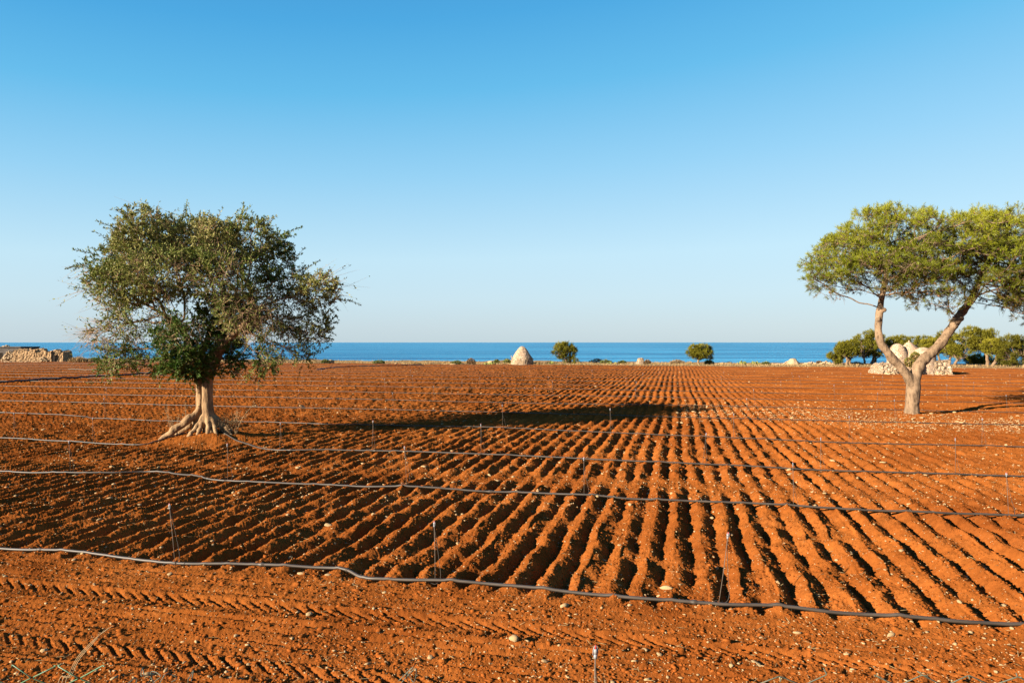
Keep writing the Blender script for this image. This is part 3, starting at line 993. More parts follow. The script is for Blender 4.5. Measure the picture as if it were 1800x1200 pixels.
# long bare whips hanging off the outline, as on the photo
for (px, py, n_, ax, az, ll) in [(160, 520, 26, -1, -.15, .55), (165, 570, 44, -1, -.05, .5), (185, 600, 50, -.8, -.3, .5), (560, 505, 14, .9, .45, .7), (585, 505, 12, 1, -.1, .6), (255, 400, 6, -.7, .7, .5), (480, 590, 60, .1, -.5, .5), (450, 545, 46, 0, .2, .5), (510, 545, 44, .4, -.1, .5), (470, 640, 16, .1, -1, .4)]:
    for _ in range(n_):
        c = np.array(op(px + random.gauss(0, 16), py + random.gauss(0, 15), random.gauss(-.3, .5)))
        k = np.argmin(np.linalg.norm(pos - c, axis=1))
        d = np.array([ax, random.gauss(0, .4), az]) + rng.normal(0, .35, 3)
        twp.append(pos[k]); twd.append(d / np.linalg.norm(d)); twl.append(ll * random.uniform(.6, 1.5)); twb.append(-1)
twp = np.array(twp); twd = np.array(twd); twl = np.array(twl); twb = np.array(twb)
nt = len(twp)
bend = unit(rng.normal(size=(nt, 3)) + np.array([0, 0, -.5])) * 0.28
def tw_at(t, sel): return twp[sel] + twd[sel] * (twl[sel] * t)[:, None] + bend[sel] * (twl[sel] * t * t)[:, None]
# twig ribbons with three sides
ts = np.array([0, .5, 1.0]); rt = np.array([.0045, .0034, .0012])
sd = unit(np.cross(twd, np.array([0.3, 0.5, 0.8]))); up = np.cross(twd, sd)
rings = []
al = np.arange(nt)
for t, r in zip(ts, rt):
    c = tw_at(np.full(nt, t), al)
    for a in (0, 2.094, 4.189):
        rings.append(c + sd * (math.cos(a) * r) + up * (math.sin(a) * r))
V = np.stack(rings, 1).reshape(-1, 3)
k = np.arange(nt)[:, None] * 9
q = []
for s in (0, 3):
    for a in range(3):
        q.append(k + np.array([[s + a, s + (a + 1) % 3, s + 3 + (a + 1) % 3, s + 3 + a]]))
mesh_np('twigs', V, [np.concatenate(q)], M['olive_twig'], olive)
# leaves along each twig
dens = np.where(twb >= 0, leafd[twb], 0.06)
cl = np.array([mnoise.noise(Vector((p * 1.5).tolist())) + .6 * mnoise.noise(Vector((p * 3.7).tolist())) for p in twp])
nleaf = rng.poisson(15.0 * dens * np.clip(.95 + 1.7 * cl, .12, 2.2) * twl / 0.22)
sel = np.repeat(np.arange(nt), nleaf)
t = rng.uniform(.12, 1.05, len(sel))
base = tw_at(t, sel)
dirs = unit(twd[sel] * .75 + rng.normal(0, .55, (len(sel), 3)) + np.array([0, 0, .12]))
nr = unit(rng.normal(size=(len(sel), 3)) + np.array([0, 0, .7]))
L = rng.uniform(.05, .092, len(sel)); W = L * rng.uniform(.28, .42, len(sel))
V, Q = leaf_quads(base, dirs, nr, L, W)
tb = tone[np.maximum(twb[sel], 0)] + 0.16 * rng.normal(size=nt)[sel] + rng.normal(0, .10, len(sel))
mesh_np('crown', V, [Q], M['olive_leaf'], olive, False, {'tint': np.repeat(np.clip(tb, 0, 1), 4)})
print('olive: nodes', len(pos), 'twigs', nt, 'leaves', len(sel))

# ---- the forked pine
pz = hz(PX, PY) - 0.03
pine = empty('pine_tree', (PX, PY, pz), 'tall forked pine with flat spreading yellow-green crown on the gravelly strip', 'tree', 'pines')
sp_ = PY / F
def pp(px, py, y=0.0): return ((px - 1604) * sp_, y, (731 - py) * sp_)
mb = MB()
T0 = spline([pp(1602, 738), pp(1603, 715), pp(1605, 695), pp(1606, 680), pp(1606, 666)], 24)
TL = spline([pp(1604, 694), pp(1600, 676, -.03), pp(1591, 660, -.06), pp(1577, 645, -.08), pp(1562, 629, -.1), pp(1549.5, 613, -.1), pp(1543, 598, -.1), pp(1542.5, 580, -.05), pp(1545, 560), pp(1549, 538, .05), pp(1556, 510, .1), pp(1562, 475, .1), pp(1572, 430, .2)], 60)
TR = spline([pp(1607, 688), pp(1609, 668, .02), pp(1614.5, 650, .04), pp(1625, 637, .08), pp(1642, 624, .15), pp(1659, 609, .2), pp(1673, 590, .25), pp(1688, 570, .28), pp(1702, 551, .32), pp(1714, 536, .35), pp(1730, 508, .4), pp(1752, 465, .45), pp(1785, 425, .5)], 60)
tube(mb, T0, np.interp(np.linspace(0, 1, 24), [0, .2, .6, 1], [.265, .225, .215, .19]), 18)
lw = np.interp(np.linspace(0, 1, 60), [0, .2, .4, .65, 1], [.165, .15, .135, .12, .05])
tube(mb, TL, lw * (1 + .06 * np.sin(np.arange(60) * 1.1)), 14)
lw = np.interp(np.linspace(0, 1, 60), [0, .2, .4, .65, 1], [.19, .185, .16, .14, .06])
tube(mb, TR, lw * (1 + .05 * np.sin(np.arange(60) * 1.3)), 14)
for q, r in [(pp(1541, 566, -.1), .1), (pp(1550, 549, -.1), .11), (pp(1540, 590, -.1), .10), (pp(1684, 577, .16), .11), (pp(1694, 564, .18), .12), (pp(1604, 712, -.17), .09)]:
    tube(mb, [np.array(q) - (0, 0, .07), np.array(q), np.array(q) + (0, 0, .07)], [r * .7, r, r * .7], 8)
remeshed(mb, 'trunk', M['pine_bark'], pine, 0.03, 0.028, 9)
def pb(px, py, rx, rz, y=0.0, k=1.15, w=1.0):
    x, _, z = pp(px, py)
    return (x, y * 1.9, z, rx * sp_, (rx * .6 + rz * .6) * sp_ * k * 1.6, rz * sp_, w)
# masses: shape, tuft density, tone
pblobs = [
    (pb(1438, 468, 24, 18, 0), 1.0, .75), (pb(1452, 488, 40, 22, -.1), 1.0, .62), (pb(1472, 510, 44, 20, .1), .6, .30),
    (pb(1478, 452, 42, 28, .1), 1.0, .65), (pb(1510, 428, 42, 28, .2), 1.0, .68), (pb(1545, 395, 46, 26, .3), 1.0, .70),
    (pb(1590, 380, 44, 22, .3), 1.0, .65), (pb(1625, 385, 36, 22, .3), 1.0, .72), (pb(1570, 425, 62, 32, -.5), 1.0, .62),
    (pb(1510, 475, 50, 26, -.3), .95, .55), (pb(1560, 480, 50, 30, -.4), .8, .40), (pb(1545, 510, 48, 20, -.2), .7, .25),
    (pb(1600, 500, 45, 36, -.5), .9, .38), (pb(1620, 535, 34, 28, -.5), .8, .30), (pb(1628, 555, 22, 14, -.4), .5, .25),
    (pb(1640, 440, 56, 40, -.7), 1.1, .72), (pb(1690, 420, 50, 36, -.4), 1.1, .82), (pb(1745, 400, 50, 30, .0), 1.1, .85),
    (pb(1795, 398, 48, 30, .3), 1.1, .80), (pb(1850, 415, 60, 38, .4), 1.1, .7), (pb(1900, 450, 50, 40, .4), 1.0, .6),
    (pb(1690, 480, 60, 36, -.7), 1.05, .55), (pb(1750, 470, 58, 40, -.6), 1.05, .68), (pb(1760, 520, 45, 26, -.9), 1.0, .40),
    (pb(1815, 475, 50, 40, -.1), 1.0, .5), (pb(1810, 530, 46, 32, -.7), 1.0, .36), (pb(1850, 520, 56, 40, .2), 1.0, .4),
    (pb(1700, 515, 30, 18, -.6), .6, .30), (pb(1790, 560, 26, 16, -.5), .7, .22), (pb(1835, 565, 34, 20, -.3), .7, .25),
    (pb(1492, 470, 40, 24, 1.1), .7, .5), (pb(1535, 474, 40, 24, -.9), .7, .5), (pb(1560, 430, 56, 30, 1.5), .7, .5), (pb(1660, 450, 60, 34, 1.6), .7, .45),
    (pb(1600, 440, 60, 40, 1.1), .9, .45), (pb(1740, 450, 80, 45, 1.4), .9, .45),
]
BL = [b[0] for b in pblobs]
att, which = blobs_to_points(BL, 15000, 0.15)
att = att[[mnoise.noise(Vector((p[0] * .95, p[1] * .95, p[2] * 2.1))) + .45 * mnoise.noise(Vector((p * 2.6).tolist())) > .0 for p in att]]
seeds, pars = [], []
add_chain(TL, 0.16, -1, .62); add_chain(TR, 0.16, -1, .62)
nseed = len(seeds)
pos, par, kids = colonize(seeds, pars, att, 0.14, 1.7, 0.165, 90, (0, 0, .05), 0.2)
rad = pipe_radii(par, kids, 0.006, 2.2, 0.12)
mb = MB(); branch_tubes(mb, pos, par, kids, rad, nseed)
mb.build('limbs', M['pine_bark'], pine)
B = np.array(BL); leafd = np.array([b[1] for b in pblobs]); tone = np.array([b[2] for b in pblobs])
small = np.where(rad < 0.02)[0]; small = small[small >= nseed]
bl = np.argmin(np.linalg.norm((pos[small][:, None, :] - B[None, :, :3]) / B[None, :, 3:6], axis=2), axis=1)
tp, td, tt, tk = [], [], [], []
twV, = [MB()]
for j, i in enumerate(small):
    g = pos[i] - pos[par[i]]; g = g / (np.linalg.norm(g) + 1e-9)
    rel = (pos[i] - B[bl[j], :3]) / B[bl[j], 3:6]
    m = 4 if not kids[i] else random.choice((1, 2))
    if random.random() > leafd[bl[j]] * (1 if rel[2] > -.4 else .75): m = max(m - 3, 0)
    for _ in range(m):
        d = g * .6 + rng.normal(0, .55, 3) + np.array([0, 0, .55]) + rel * .25
        d = d / np.linalg.norm(d)
        L = random.uniform(.10, .30)
        e = pos[i] + d * L
        tube(twV, [pos[i], pos[i] + d * L * .5 + rng.normal(0, .012, 3), e], [.006, .005, .003], 3, 0, cap=False)
        tp.append(e); td.append(d); tk.append(L)
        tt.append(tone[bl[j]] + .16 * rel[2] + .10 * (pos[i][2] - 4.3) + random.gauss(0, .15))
    if m == 0 or random.random() < .25:      # bare twiglet
        d = rng.normal(0, 1, 3) + np.array([0, 0, -.25]); d /= np.linalg.norm(d)
        L = random.uniform(.15, .4)
        tube(twV, [pos[i], pos[i] + d * L * .5 + rng.normal(0, .02, 3), pos[i] + d * L], [.006, .005, .002], 3, 0, cap=False)
twV.build('twigs', M['pine_twig'], pine)
tp = np.array(tp); td = np.array(td); tt = np.array(tt); tk = np.array(tk)
NB = 26
sel = np.repeat(np.arange(len(tp)), NB)
t = rng.uniform(-.75, .0, len(sel))
base = tp[sel] + td[sel] * (t * tk[sel])[:, None]
dirs = unit(td[sel] * .85 + rng.normal(0, .55, (len(sel), 3)))
nr = unit(rng.normal(size=(len(sel), 3)))
L = rng.uniform(.08, .155, len(sel)); W = np.full(len(sel), .0115)
V, Q = leaf_quads(base, dirs, nr, L, W)
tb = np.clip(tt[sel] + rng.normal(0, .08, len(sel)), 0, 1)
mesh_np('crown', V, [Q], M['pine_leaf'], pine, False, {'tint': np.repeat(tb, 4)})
# cones in the shaded underside
mb = MB()
for _ in range(420):
    i = small[random.randrange(len(small))]
    p = pos[i] + rng.normal(0, .05, 3)
    V_, F_ = LROCK[random.randrange(6)]
    s = random.uniform(.024, .04)
    mb.add(V_ * np.array([s, s, s * 1.7]) + p - (0, 0, .05), [F_], random.random())
c = mb.build('cones', M['cone'], pine)
c['kind'] = 'stuff'
print('pine: nodes', len(pos), 'tufts', len(tp), 'needles', len(sel))

# ---- pines and lone trees by the shore
def far_tree(name, label, px0, py0, depth, trunks, blobs, ntuft, mat, group=None, tone0=.5, blade=(.20, .38), bw=.045, seed=1):
    """trunks: lists of (px, py); blobs: (px, py, rx, rz, yoff); all in photo pixels about the foot"""
    k = depth / F
    X0 = (px0 - 900) * k; Z0 = coast_z(X0, depth) - 0.05
    zpix = lambda py: S - (py - HZ) * k - Z0
    t = empty(name, (X0, depth, Z0), label, 'tree', group)
    q = lambda px, py, y=0: np.array([(px - px0) * k, y, zpix(py)])
    mb = MB(); tips = []
    for j, tr in enumerate(trunks):
        yo = (j - (len(trunks) - 1) / 2) * 0.5
        pts = [q(a, b, yo) for a, b in tr]
        pts[0][2] = -0.05
        P = spline(pts, 14)
        P[:, :2] += rng.normal(0, .03, (14, 2))
        tube(mb, P, np.linspace(.17, .09, 14) * random.uniform(.85, 1.15), 8)
        tips.append(P[-1])
    lb = MB()
    BB = [(*q(a, b, y), rx * k, ry_ * k if ry_ else (rx + rz) * .62 * k, rz * k, 1) for a, b, rx, rz, y, ry_ in [(bb + (None,) if len(bb) == 5 else bb) for bb in blobs]]
    for bbx in BB:
        c = np.array(bbx[:3])
        tip = min(tips, key=lambda z: np.linalg.norm(z - c))
        for _ in range(5):
            e = c + rng.uniform(-.7, .7, 3) * np.array(bbx[3:6])
            mdl = (tip + e) / 2 + np.array([0, 0, -.15]) + rng.normal(0, .1, 3)
            tube(mb, spline([tip, mdl, e], 7), np.linspace(.07, .02, 7), 5)
    mb.build('trunk', M['pine_bark'], t)
    att, wh = blobs_to_points(BB, ntuft, 0.30)
    BA = np.array(BB)
    rel = (att - BA[wh, :3]) / BA[wh, 3:6]
    # break the masses up into sprays
    nz = np.array([mnoise.noise(Vector((p * 1.5 + seed * 7).tolist())) for p in att])
    ok = nz > -.18
    att, rel, nz = att[ok], rel[ok], nz[ok]
    dirs0 = unit(rel * .8 + rng.normal(0, .4, att.shape) + np.array([0, 0, .7]))
    NBf = 16
    sel = np.repeat(np.arange(len(att)), NBf)
    base = att[sel] + rng.normal(0, .06, (len(sel), 3))
    d = unit(dirs0[sel] + rng.normal(0, .6, (len(sel), 3)))
    L = rng.uniform(*blade, len(sel)); W = np.full(len(sel), bw)
    V, Q = leaf_quads(base, d, unit(rng.normal(size=d.shape)), L, W)
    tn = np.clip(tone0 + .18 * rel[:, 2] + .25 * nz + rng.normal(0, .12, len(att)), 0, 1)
    mesh_np('crown', V, [Q], mat, t, False, {'tint': np.repeat(tn[sel], 4)})
    return t

SP = 'pines standing along the shore'
FP = M['far_pine']
far_tree('pine_tree', 'lone round bushy pine leafed almost to the ground beside the conical stone hut', 995, 641, 80,
         [[(997, 641), (994, 632), (990, 624)], [(1004, 641), (1003, 634), (1004, 628)]],
         [(990, 613, 16, 11, 0), (982, 619, 12, 8, -.3), (998, 610, 11, 8, .2), (1002, 617, 11, 9, -.2), (996, 627, 12, 7, .2), (1006, 634, 9, 6, -.3), (985, 626, 9, 5, .2), (1000, 637, 8, 4, 0)], 700, FP, SP, .42, seed=2)
far_tree('pine_tree', 'lone umbrella-shaped pine on one thin stem between the two dry-stone heaps', 1227, 644, 78,
         [[(1227, 644), (1227, 638), (1228, 631), (1230, 626)]],
         [(1222, 614, 12, 7, 0), (1236, 612, 13, 6, .1), (1216, 620, 9, 6, -.2), (1230, 622, 16, 7, -.2), (1244, 620, 9, 8, .2), (1247, 627, 6, 6, .2), (1226, 628, 8, 4, 0)], 620, FP, SP, .58, seed=3)
far_tree('pine_tree', 'lowest small pine at the seaward end of the grove', 1472, 643, 76,
         [[(1474, 643), (1472, 637), (1468, 632)]],
         [(1466, 626, 9, 7, 0), (1474, 629, 8, 6, .2), (1470, 634, 7, 4, -.2)], 320, FP, SP, .48, seed=4)
far_tree('pine_tree', 'three-stemmed rounded pine next to the lowest pine of the grove', 1492, 643, 75,
         [[(1483, 643), (1485, 636), (1485, 628)], [(1490, 643), (1491, 634), (1493, 622)], [(1496, 643), (1498, 634), (1501, 628)]],
         [(1484, 609, 13, 8, 0), (1496, 606, 14, 7, .1), (1478, 616, 11, 8, -.2), (1490, 617, 16, 8, -.2), (1502, 618, 9, 9, .2), (1492, 624, 12, 4, 0)], 640, FP, SP, .36, seed=5)
far_tree('pine_tree', 'tall dense pine with leaning stems between the rounded pine and the trullo', 1532, 643, 78,
         [[(1516, 643), (1516, 635), (1513, 627)], [(1530, 643), (1534, 635), (1536, 627)], [(1541, 643), (1543, 635), (1543, 628)]],
         [(1530, 588, 14, 7, 0), (1516, 596, 13, 8, .1), (1540, 596, 14, 9, -.1), (1524, 608, 19, 10, -.3), (1540, 614, 16, 11, .2), (1518, 618, 12, 8, .2), (1535, 624, 16, 5, 0)], 800, FP, SP, .36, seed=6)
far_tree('pine_tree', 'broad flat pine showing its crown above the left cone of the trullo', 1578, 643, 80,
         [[(1580, 643), (1582, 630), (1584, 618)]],
         [(1570, 601, 15, 8, 0), (1585, 597, 14, 7, .1), (1560, 608, 9, 8, 0), (1578, 610, 22, 10, -.2), (1592, 606, 10, 8, .2)], 560, FP, SP, .48, seed=7)
far_tree('pine_tree', 'pine whose low crown shows just behind the pointed middle cone of the trullo', 1618, 643, 88,
         [[(1618, 643), (1618, 630), (1617, 616)]],
         [(1610, 598, 15, 6, 0), (1626, 596, 13, 5, .1), (1618, 606, 22, 9, -.1)], 420, FP, SP, .40, seed=8)
far_tree('pine_tree', 'light yellow-green pine behind the right cone of the trullo, between its branches', 1640, 643, 78,
         [[(1652, 643), (1651, 634), (1649, 624)]],
         [(1632, 603, 13, 6, 0), (1646, 603, 11, 7, .1), (1638, 610, 17, 7, -.2), (1652, 612, 9, 9, .2)], 460, FP, SP, .72, seed=9)
far_tree('pine_tree', 'dark-stemmed tall pine just right of the forked trunk', 1668, 644, 76,
         [[(1667, 645), (1669, 636), (1672, 625)]],
         [(1657, 588, 10, 7, 0), (1668, 592, 14, 8, .1), (1674, 604, 16, 12, -.2), (1662, 615, 12, 10, .2), (1680, 616, 14, 8, 0)], 600, FP, SP, .34, seed=10)
far_tree('pine_tree', 'leaning dark-stemmed pine with a low spray of foliage toward the right', 1684, 645, 75,
         [[(1677, 645), (1680, 638), (1684, 630)]],
         [(1690, 620, 14, 8, 0), (1678, 614, 12, 9, .2), (1700, 614, 10, 7, -.2), (1688, 628, 9, 4, 0)], 420, FP, SP, .52, seed=11)
far_tree('pine_tree', 'widest pine of the shore grove with layered crown and curved stem', 1735, 645, 74,
         [[(1734, 645), (1736, 634), (1733, 622), (1729, 615)]],
         [(1704, 582, 15, 7, 0), (1722, 588, 18, 8, .2), (1742, 586, 13, 8, .1), (1695, 594, 15, 9, -.2), (1715, 602, 20, 10, -.3), (1738, 602, 16, 12, .2), (1724, 612, 16, 5, 0), (1748, 594, 8, 8, .2)], 980, FP, SP, .56, seed=12)
far_tree('pine_tree', 'yellow-green pine on a leaning pale stem right of the widest pine', 1748, 645, 72,
         [[(1744, 645), (1749, 637), (1752, 628), (1750, 620)]],
         [(1738, 606, 13, 8, -.2), (1752, 604, 14, 7, 0), (1760, 612, 10, 9, .1), (1748, 616, 16, 6, 0)], 460, FP, SP, .68, seed=13)
far_tree('pine_tree', 'bushy low pine branched to the ground in front of the sea', 1718, 645, 80,
         [[(1722, 645), (1720, 638), (1718, 634)]],
         [(1718, 630, 16, 6, 0), (1708, 634, 10, 5, .1), (1726, 638, 12, 6, -.2), (1716, 640, 14, 4, .1), (1736, 630, 6, 6, 0)], 480, FP, SP, .55, seed=14)
far_tree('pine_tree', 'brownish drooping pine at the right end of the shore grove', 1785, 647, 71,
         [[(1797, 647), (1797, 636), (1795, 626)], [(1777, 647), (1783, 640), (1788, 632)]],
         [(1776, 598, 16, 9, 0), (1796, 600, 16, 9, .1), (1768, 612, 14, 11, -.2), (1786, 616, 18, 12, -.3), (1806, 612, 16, 14, .2), (1770, 630, 12, 12, .2), (1790, 634, 12, 9, .2), (1815, 625, 14, 14, 0)], 900, FP, SP, .18, seed=15)
far_tree('pine_tree', 'bushy pine low down between two stems at the right end of the grove', 1765, 646, 76,
         [[(1766, 646), (1765, 640), (1764, 634)]],
         [(1764, 634, 11, 8, 0), (1756, 638, 8, 6, .2), (1772, 640, 9, 6, -.2)], 330, FP, SP, .40, seed=16)

# ------------------------------------------------------------ stone buildings
def lathe(prof, n, jit, seed, cx=0, cy=0, sq=0.0):
    """profile (r, z) swept round with irregular courses"""
    prof = np.asarray(prof, dtype=float)
    m = len(prof)
    th_ = np.arange(n) / n * 2 * np.pi
    V = []
    for i, (r, z) in enumerate(prof):
        e = np.array([mnoise.noise(Vector((math.cos(a) * 2.2 + seed, math.sin(a) * 2.2, z * 2.0))) + .6 * mnoise.noise(Vector((math.cos(a) * 6 + seed, math.sin(a) * 6, z * 6))) for a in th_])
        k = 1.0
        if sq: k = 1.0 / np.maximum(np.abs(np.cos(th_)), np.abs(np.sin(th_))) ** sq
        rr_ = r * k + e * jit * (1 if r > 0.05 else .2)
        V.append(np.stack([cx + np.cos(th_) * rr_, cy + np.sin(th_) * rr_, z + e * jit * .35], -1))
    V = np.concatenate(V + [np.array([[cx, cy, prof[-1][1]]])])
    i = np.arange(m - 1)[:, None] * n; kk = np.arange(n)[None, :]; k2 = (kk + 1) % n
    Q = np.stack([i + kk, i + k2, i + n + k2, i + n + kk], -1).reshape(-1, 4)
    T = np.stack([(m - 1) * n + np.arange(n), (m - 1) * n + (np.arange(n) + 1) % n, np.full(n, m * n)], -1)
    return V, [Q, T]

def prof_steps(pts, courses=14, ledge=0.012):
    p = spline(pts, courses)
    out = []
    for i in range(courses - 1):
        out.append((p[i][0], p[i][1])); out.append((p[i][0] - ledge, p[i + 1][1] - 0.02))
    out.append(tuple(p[-1]))
    return out

def rubble(mb, pts, lib=None):
    """heap of loose blocks; pts: (x, y, z, size)"""
    lib = lib or LROCK
    for x, y, z, s in pts:
        V, Fc = lib[random.randrange(len(lib))]
        a = random.uniform(0, 6.28); ca, sa = math.cos(a), math.sin(a)
        q = V * np.array([s * random.uniform(.8, 1.4), s * random.uniform(.7, 1.1), s * random.uniform(.7, 1.05)])
        mb.add(np.stack([q[:, 0] * ca - q[:, 1] * sa + x, q[:, 0] * sa + q[:, 1] * ca + y, q[:, 2] + z], -1), [Fc], random.random())

def heap_pts(n, rx, ry, h, s, cx=0, cy=0, p=1.3):
    out = []
    for _ in range(n):
        a = random.uniform(0, 6.28); r = math.sqrt(random.random())
        out.append((cx + rx * r * math.cos(a), cy + ry * r * math.sin(a), max(0, h * (1 - r ** p)) * random.uniform(.75, 1.05), s * random.uniform(.6, 1.5)))
    return out

# conical hut at the middle of the field edge
d = 80.0; k = d / F
x0 = (918 - 900) * k
t = empty('trullo', (x0, d, coast_z(x0, d) - .05), 'solitary beehive-shaped dry-stone hut between the field and the sea', 'stone hut')
V, Fs = lathe([(1.26, -.1), (1.25, .3), (1.20, .62), (1.16, .78)], 56, .05, 1)
mb = MB(); mb.add(V, Fs); mb.build('wall', M['trullo_wall'], t, False)
V, Fs = lathe(prof_steps([(1.10, .76), (.99, .95), (.80, 1.25), (.57, 1.60), (.36, 1.86), (.20, 2.01), (.04, 2.07)], 15, .02), 56, .045, 2)
mb = MB(); mb.add(V, Fs); mb.build('dome', M['trullo_cone'], t, False)
mb = MB(); rubble(mb, [(-1.15, -.2, .78, .12), (-1.05, -.5, .82, .1), (1.1, -.2, .75, .1), (1.2, .1, .6, .12), (1.28, -.1, .2, .12), (-1.25, .1, .5, .1), (-1.2, -.3, .95, .09)])
mb.build('loose_stones', M['rubble'], t)

# small hut half hidden by a bush
x0 = (1126 - 900) * 79 / F
t = empty('trullo', (x0, 79, coast_z(x0, 79) - .05), 'small low ruined dry-stone hut beside a dark bush', 'stone hut')
V, Fs = lathe([(.56, -.05), (.54, .25), (.46, .32), (.40, .40), (.34, .58), (.25, .70), (.05, .73)], 36, .05, 5)
mb = MB(); mb.add(V, Fs); mb.build('wall', M['trullo_wall'], t, False)

# the three-coned trullo behind the forked pine
d = G(1600, 657)[1]; k = d / F
x0 = (1600 - 900) * k
z0 = hz(x0, d) - .06
t = empty('trullo', (x0, d, z0), 'ruined trullo with three pale cones and crumbling walls seen through the pine fork', 'stone hut')
q = lambda px, py, y=0.0: np.array([(px - 1600) * k, y, (657 - py) * k])
mb = MB()
def wall_block(mb, x0_, x1, y0, y1, h0, h1, seed, batter=.12):
    """battered wall of dry stone with a broken top"""
    nx_, nz_, ny_ = 26, 9, 12
    ring = [(x, y0) for x in np.linspace(x0_, x1, nx_)] + [(x1, y) for y in np.linspace(y0, y1, ny_)[1:]] + [(x, y1) for x in np.linspace(x1, x0_, nx_)[1:]] + [(x0_, y) for y in np.linspace(y1, y0, ny_)[1:-1]]
    n = len(ring); V = []
    cx, cy = (x0_ + x1) / 2, (y0 + y1) / 2
    for j in range(nz_):
        f = j / (nz_ - 1)
        for (x, y) in ring:
            hx = h0 + (h1 - h0) * (x - x0_) / (x1 - x0_)
            top = hx * (1 + .22 * mnoise.noise(Vector((x * 1.7 + seed, y * 1.7, 3.3))) + .10 * mnoise.noise(Vector((x * 5 + seed, y * 5, 1))))
            z = top * f
            e = .055 * mnoise.noise(Vector((x * 4 + seed, y * 4, z * 5))) + .03 * mnoise.noise(Vector((x * 9, y * 9, z * 11 + seed)))
            s = 1 - batter * f * min(1.0, 1.2 / max(abs(x1 - x0_), .5))
            V.append((cx + (x - cx) * s + e * np.sign(x - cx), cy + (y - cy) * s + e * 2 * np.sign(y - cy), z - .05))
    mtop = max(v[2] for v in V[-n:])
    V.append((cx, cy, sum(v[2] for v in V[-n:]) / n))
    i = np.arange(nz_ - 1)[:, None] * n; kk = np.arange(n)[None, :]; k2 = (kk + 1) % n
    Q = np.stack([i + kk, i + k2, i + n + k2, i + n + kk], -1).reshape(-1, 4)
    T = np.stack([(nz_ - 1) * n + np.arange(n), (nz_ - 1) * n + (np.arange(n) + 1) % n, np.full(n, nz_ * n)], -1)
    mb.add(np.array(V), [Q, T])
wall_block(mb, q(1540, 0)[0], q(1570, 0)[0], -.9, 1.4, .86, .98, 3, .3)
mb.build('wall', M['trullo_wall'], t, False)
mb = MB(); wall_block(mb, q(1617, 0)[0], q(1660, 0)[0], -1.15, 1.4, 1.10, 1.12, 8, .2)
mb.build('wall', M['trullo_wall'], t, False)
mb = MB()
zy = lambda py: (657 - py) * k
for cx_, kind, y, pr in [
        (1579.5, 'dome', .15, [(17, -.1), (17, zy(632)), (15.5, zy(622)), (12.5, zy(613)), (8, zy(606)), (3.5, zy(603)), (.4, zy(602.3))]),
        (1604.5, 'cone', .55, [(31, -.1), (31, zy(636)), (24, zy(625)), (16.5, zy(615)), (9, zy(606)), (3.5, zy(601)), (.6, zy(599.5))]),
        (1620, 'low', -.20, [(20.5, -.1), (20.5, zy(638)), (20.2, zy(628)), (20, zy(620.5)), (20.8, zy(619)), (14, zy(614)), (6, zy(610)), (.5, zy(608.8))])]:
    pr = [(a * k, b) for a, b in pr]
    zt = pr[-1][1]
    V, Fs = lathe(prof_steps(pr, 20, .008), 44, .022, cx_, q(cx_, 0)[0], y)
    m1 = MB(); m1.add(V, Fs)
    m1.build('cone_roof', M['trullo_cone'], t, False)
    if kind == 'cone':
        m2 = MB(); c = q(cx_, 0)[0]
        tube(m2, [(c, y, zt - .05), (c, y, zt + .06), (c, y, zt + .13)], [.07, .06, .015], 8)
        m2.build('pinnacle', M['trullo_cone'], t)
mb = MB()
rubble(mb, heap_pts(36, .5, .3, .3, .10, q(1552, 0)[0], -1.0) + heap_pts(50, 1.0, .3, .22, .10, q(1640, 0)[0], -1.15) + [tuple(q(1588, 645, -1.25)) + (.16,), tuple(q(1592, 641, -1.2)) + (.13,), tuple(q(1586, 649, -1.3)) + (.15,), tuple(q(1589, 652, -1.3)) + (.13,)])
mb.build('loose_stones', M['rubble'], t)

def leafy(name, label, cat, x, y, z, blobs, n, mat, size=(.08, .16), wid=.07, tone0=.5, group=None, up=.5):
    BB = [b + (1,) for b in blobs]
    att, wh = blobs_to_points(BB, n, .35)
    BA = np.array(BB)
    rel = (att - BA[wh, :3]) / BA[wh, 3:6]
    keep_ = att[:, 2] > -.02
    att, rel = att[keep_], rel[keep_]
    d = unit(rel * .7 + rng.normal(0, .6, att.shape) + np.array([0, 0, up]))
    L = rng.uniform(*size, len(att)); W = rng.uniform(.6, 1.2, len(att)) * wid
    V, Q = leaf_quads(att, d, unit(rng.normal(size=d.shape)), L, W)
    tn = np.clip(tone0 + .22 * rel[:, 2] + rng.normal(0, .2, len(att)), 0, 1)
    t = empty(name, (x, y, z), label, cat, group)
    mesh_np('foliage', V, [Q], mat, t, False, {'tint': np.repeat(tn, 4)})
    mb = MB()
    for bbx in BB[:6]:
        for _ in range(5):
            e = np.array(bbx[:3]) + rng.uniform(-.6, .6, 3) * np.array(bbx[3:6])
            tube(mb, [(bbx[0] * .4, bbx[1] * .4, -.05), tuple(np.array(e) * .55 + np.array([0, 0, .02])), tuple(e)], [.03, .02, .008], 4, 0)
    mb.build('stem', M['olive_twig'], t)
    return t
leafy('ivy_plant', 'red and green creeper over the front of the ruined trullo', 'creeper', x0 - 20 * k, d - 1.15, z0,
      [((1593 - 1580) * k, -.10, zy(625), .32, .22, .34), ((1584 - 1580) * k, -.10, zy(635), .40, .22, .36), ((1595 - 1580) * k, -.12, zy(640), .34, .22, .40), ((1598 - 1580) * k, -.12, zy(648), .26, .2, .34)], 2400, M['ivy'], (.08, .15), .08, .45)

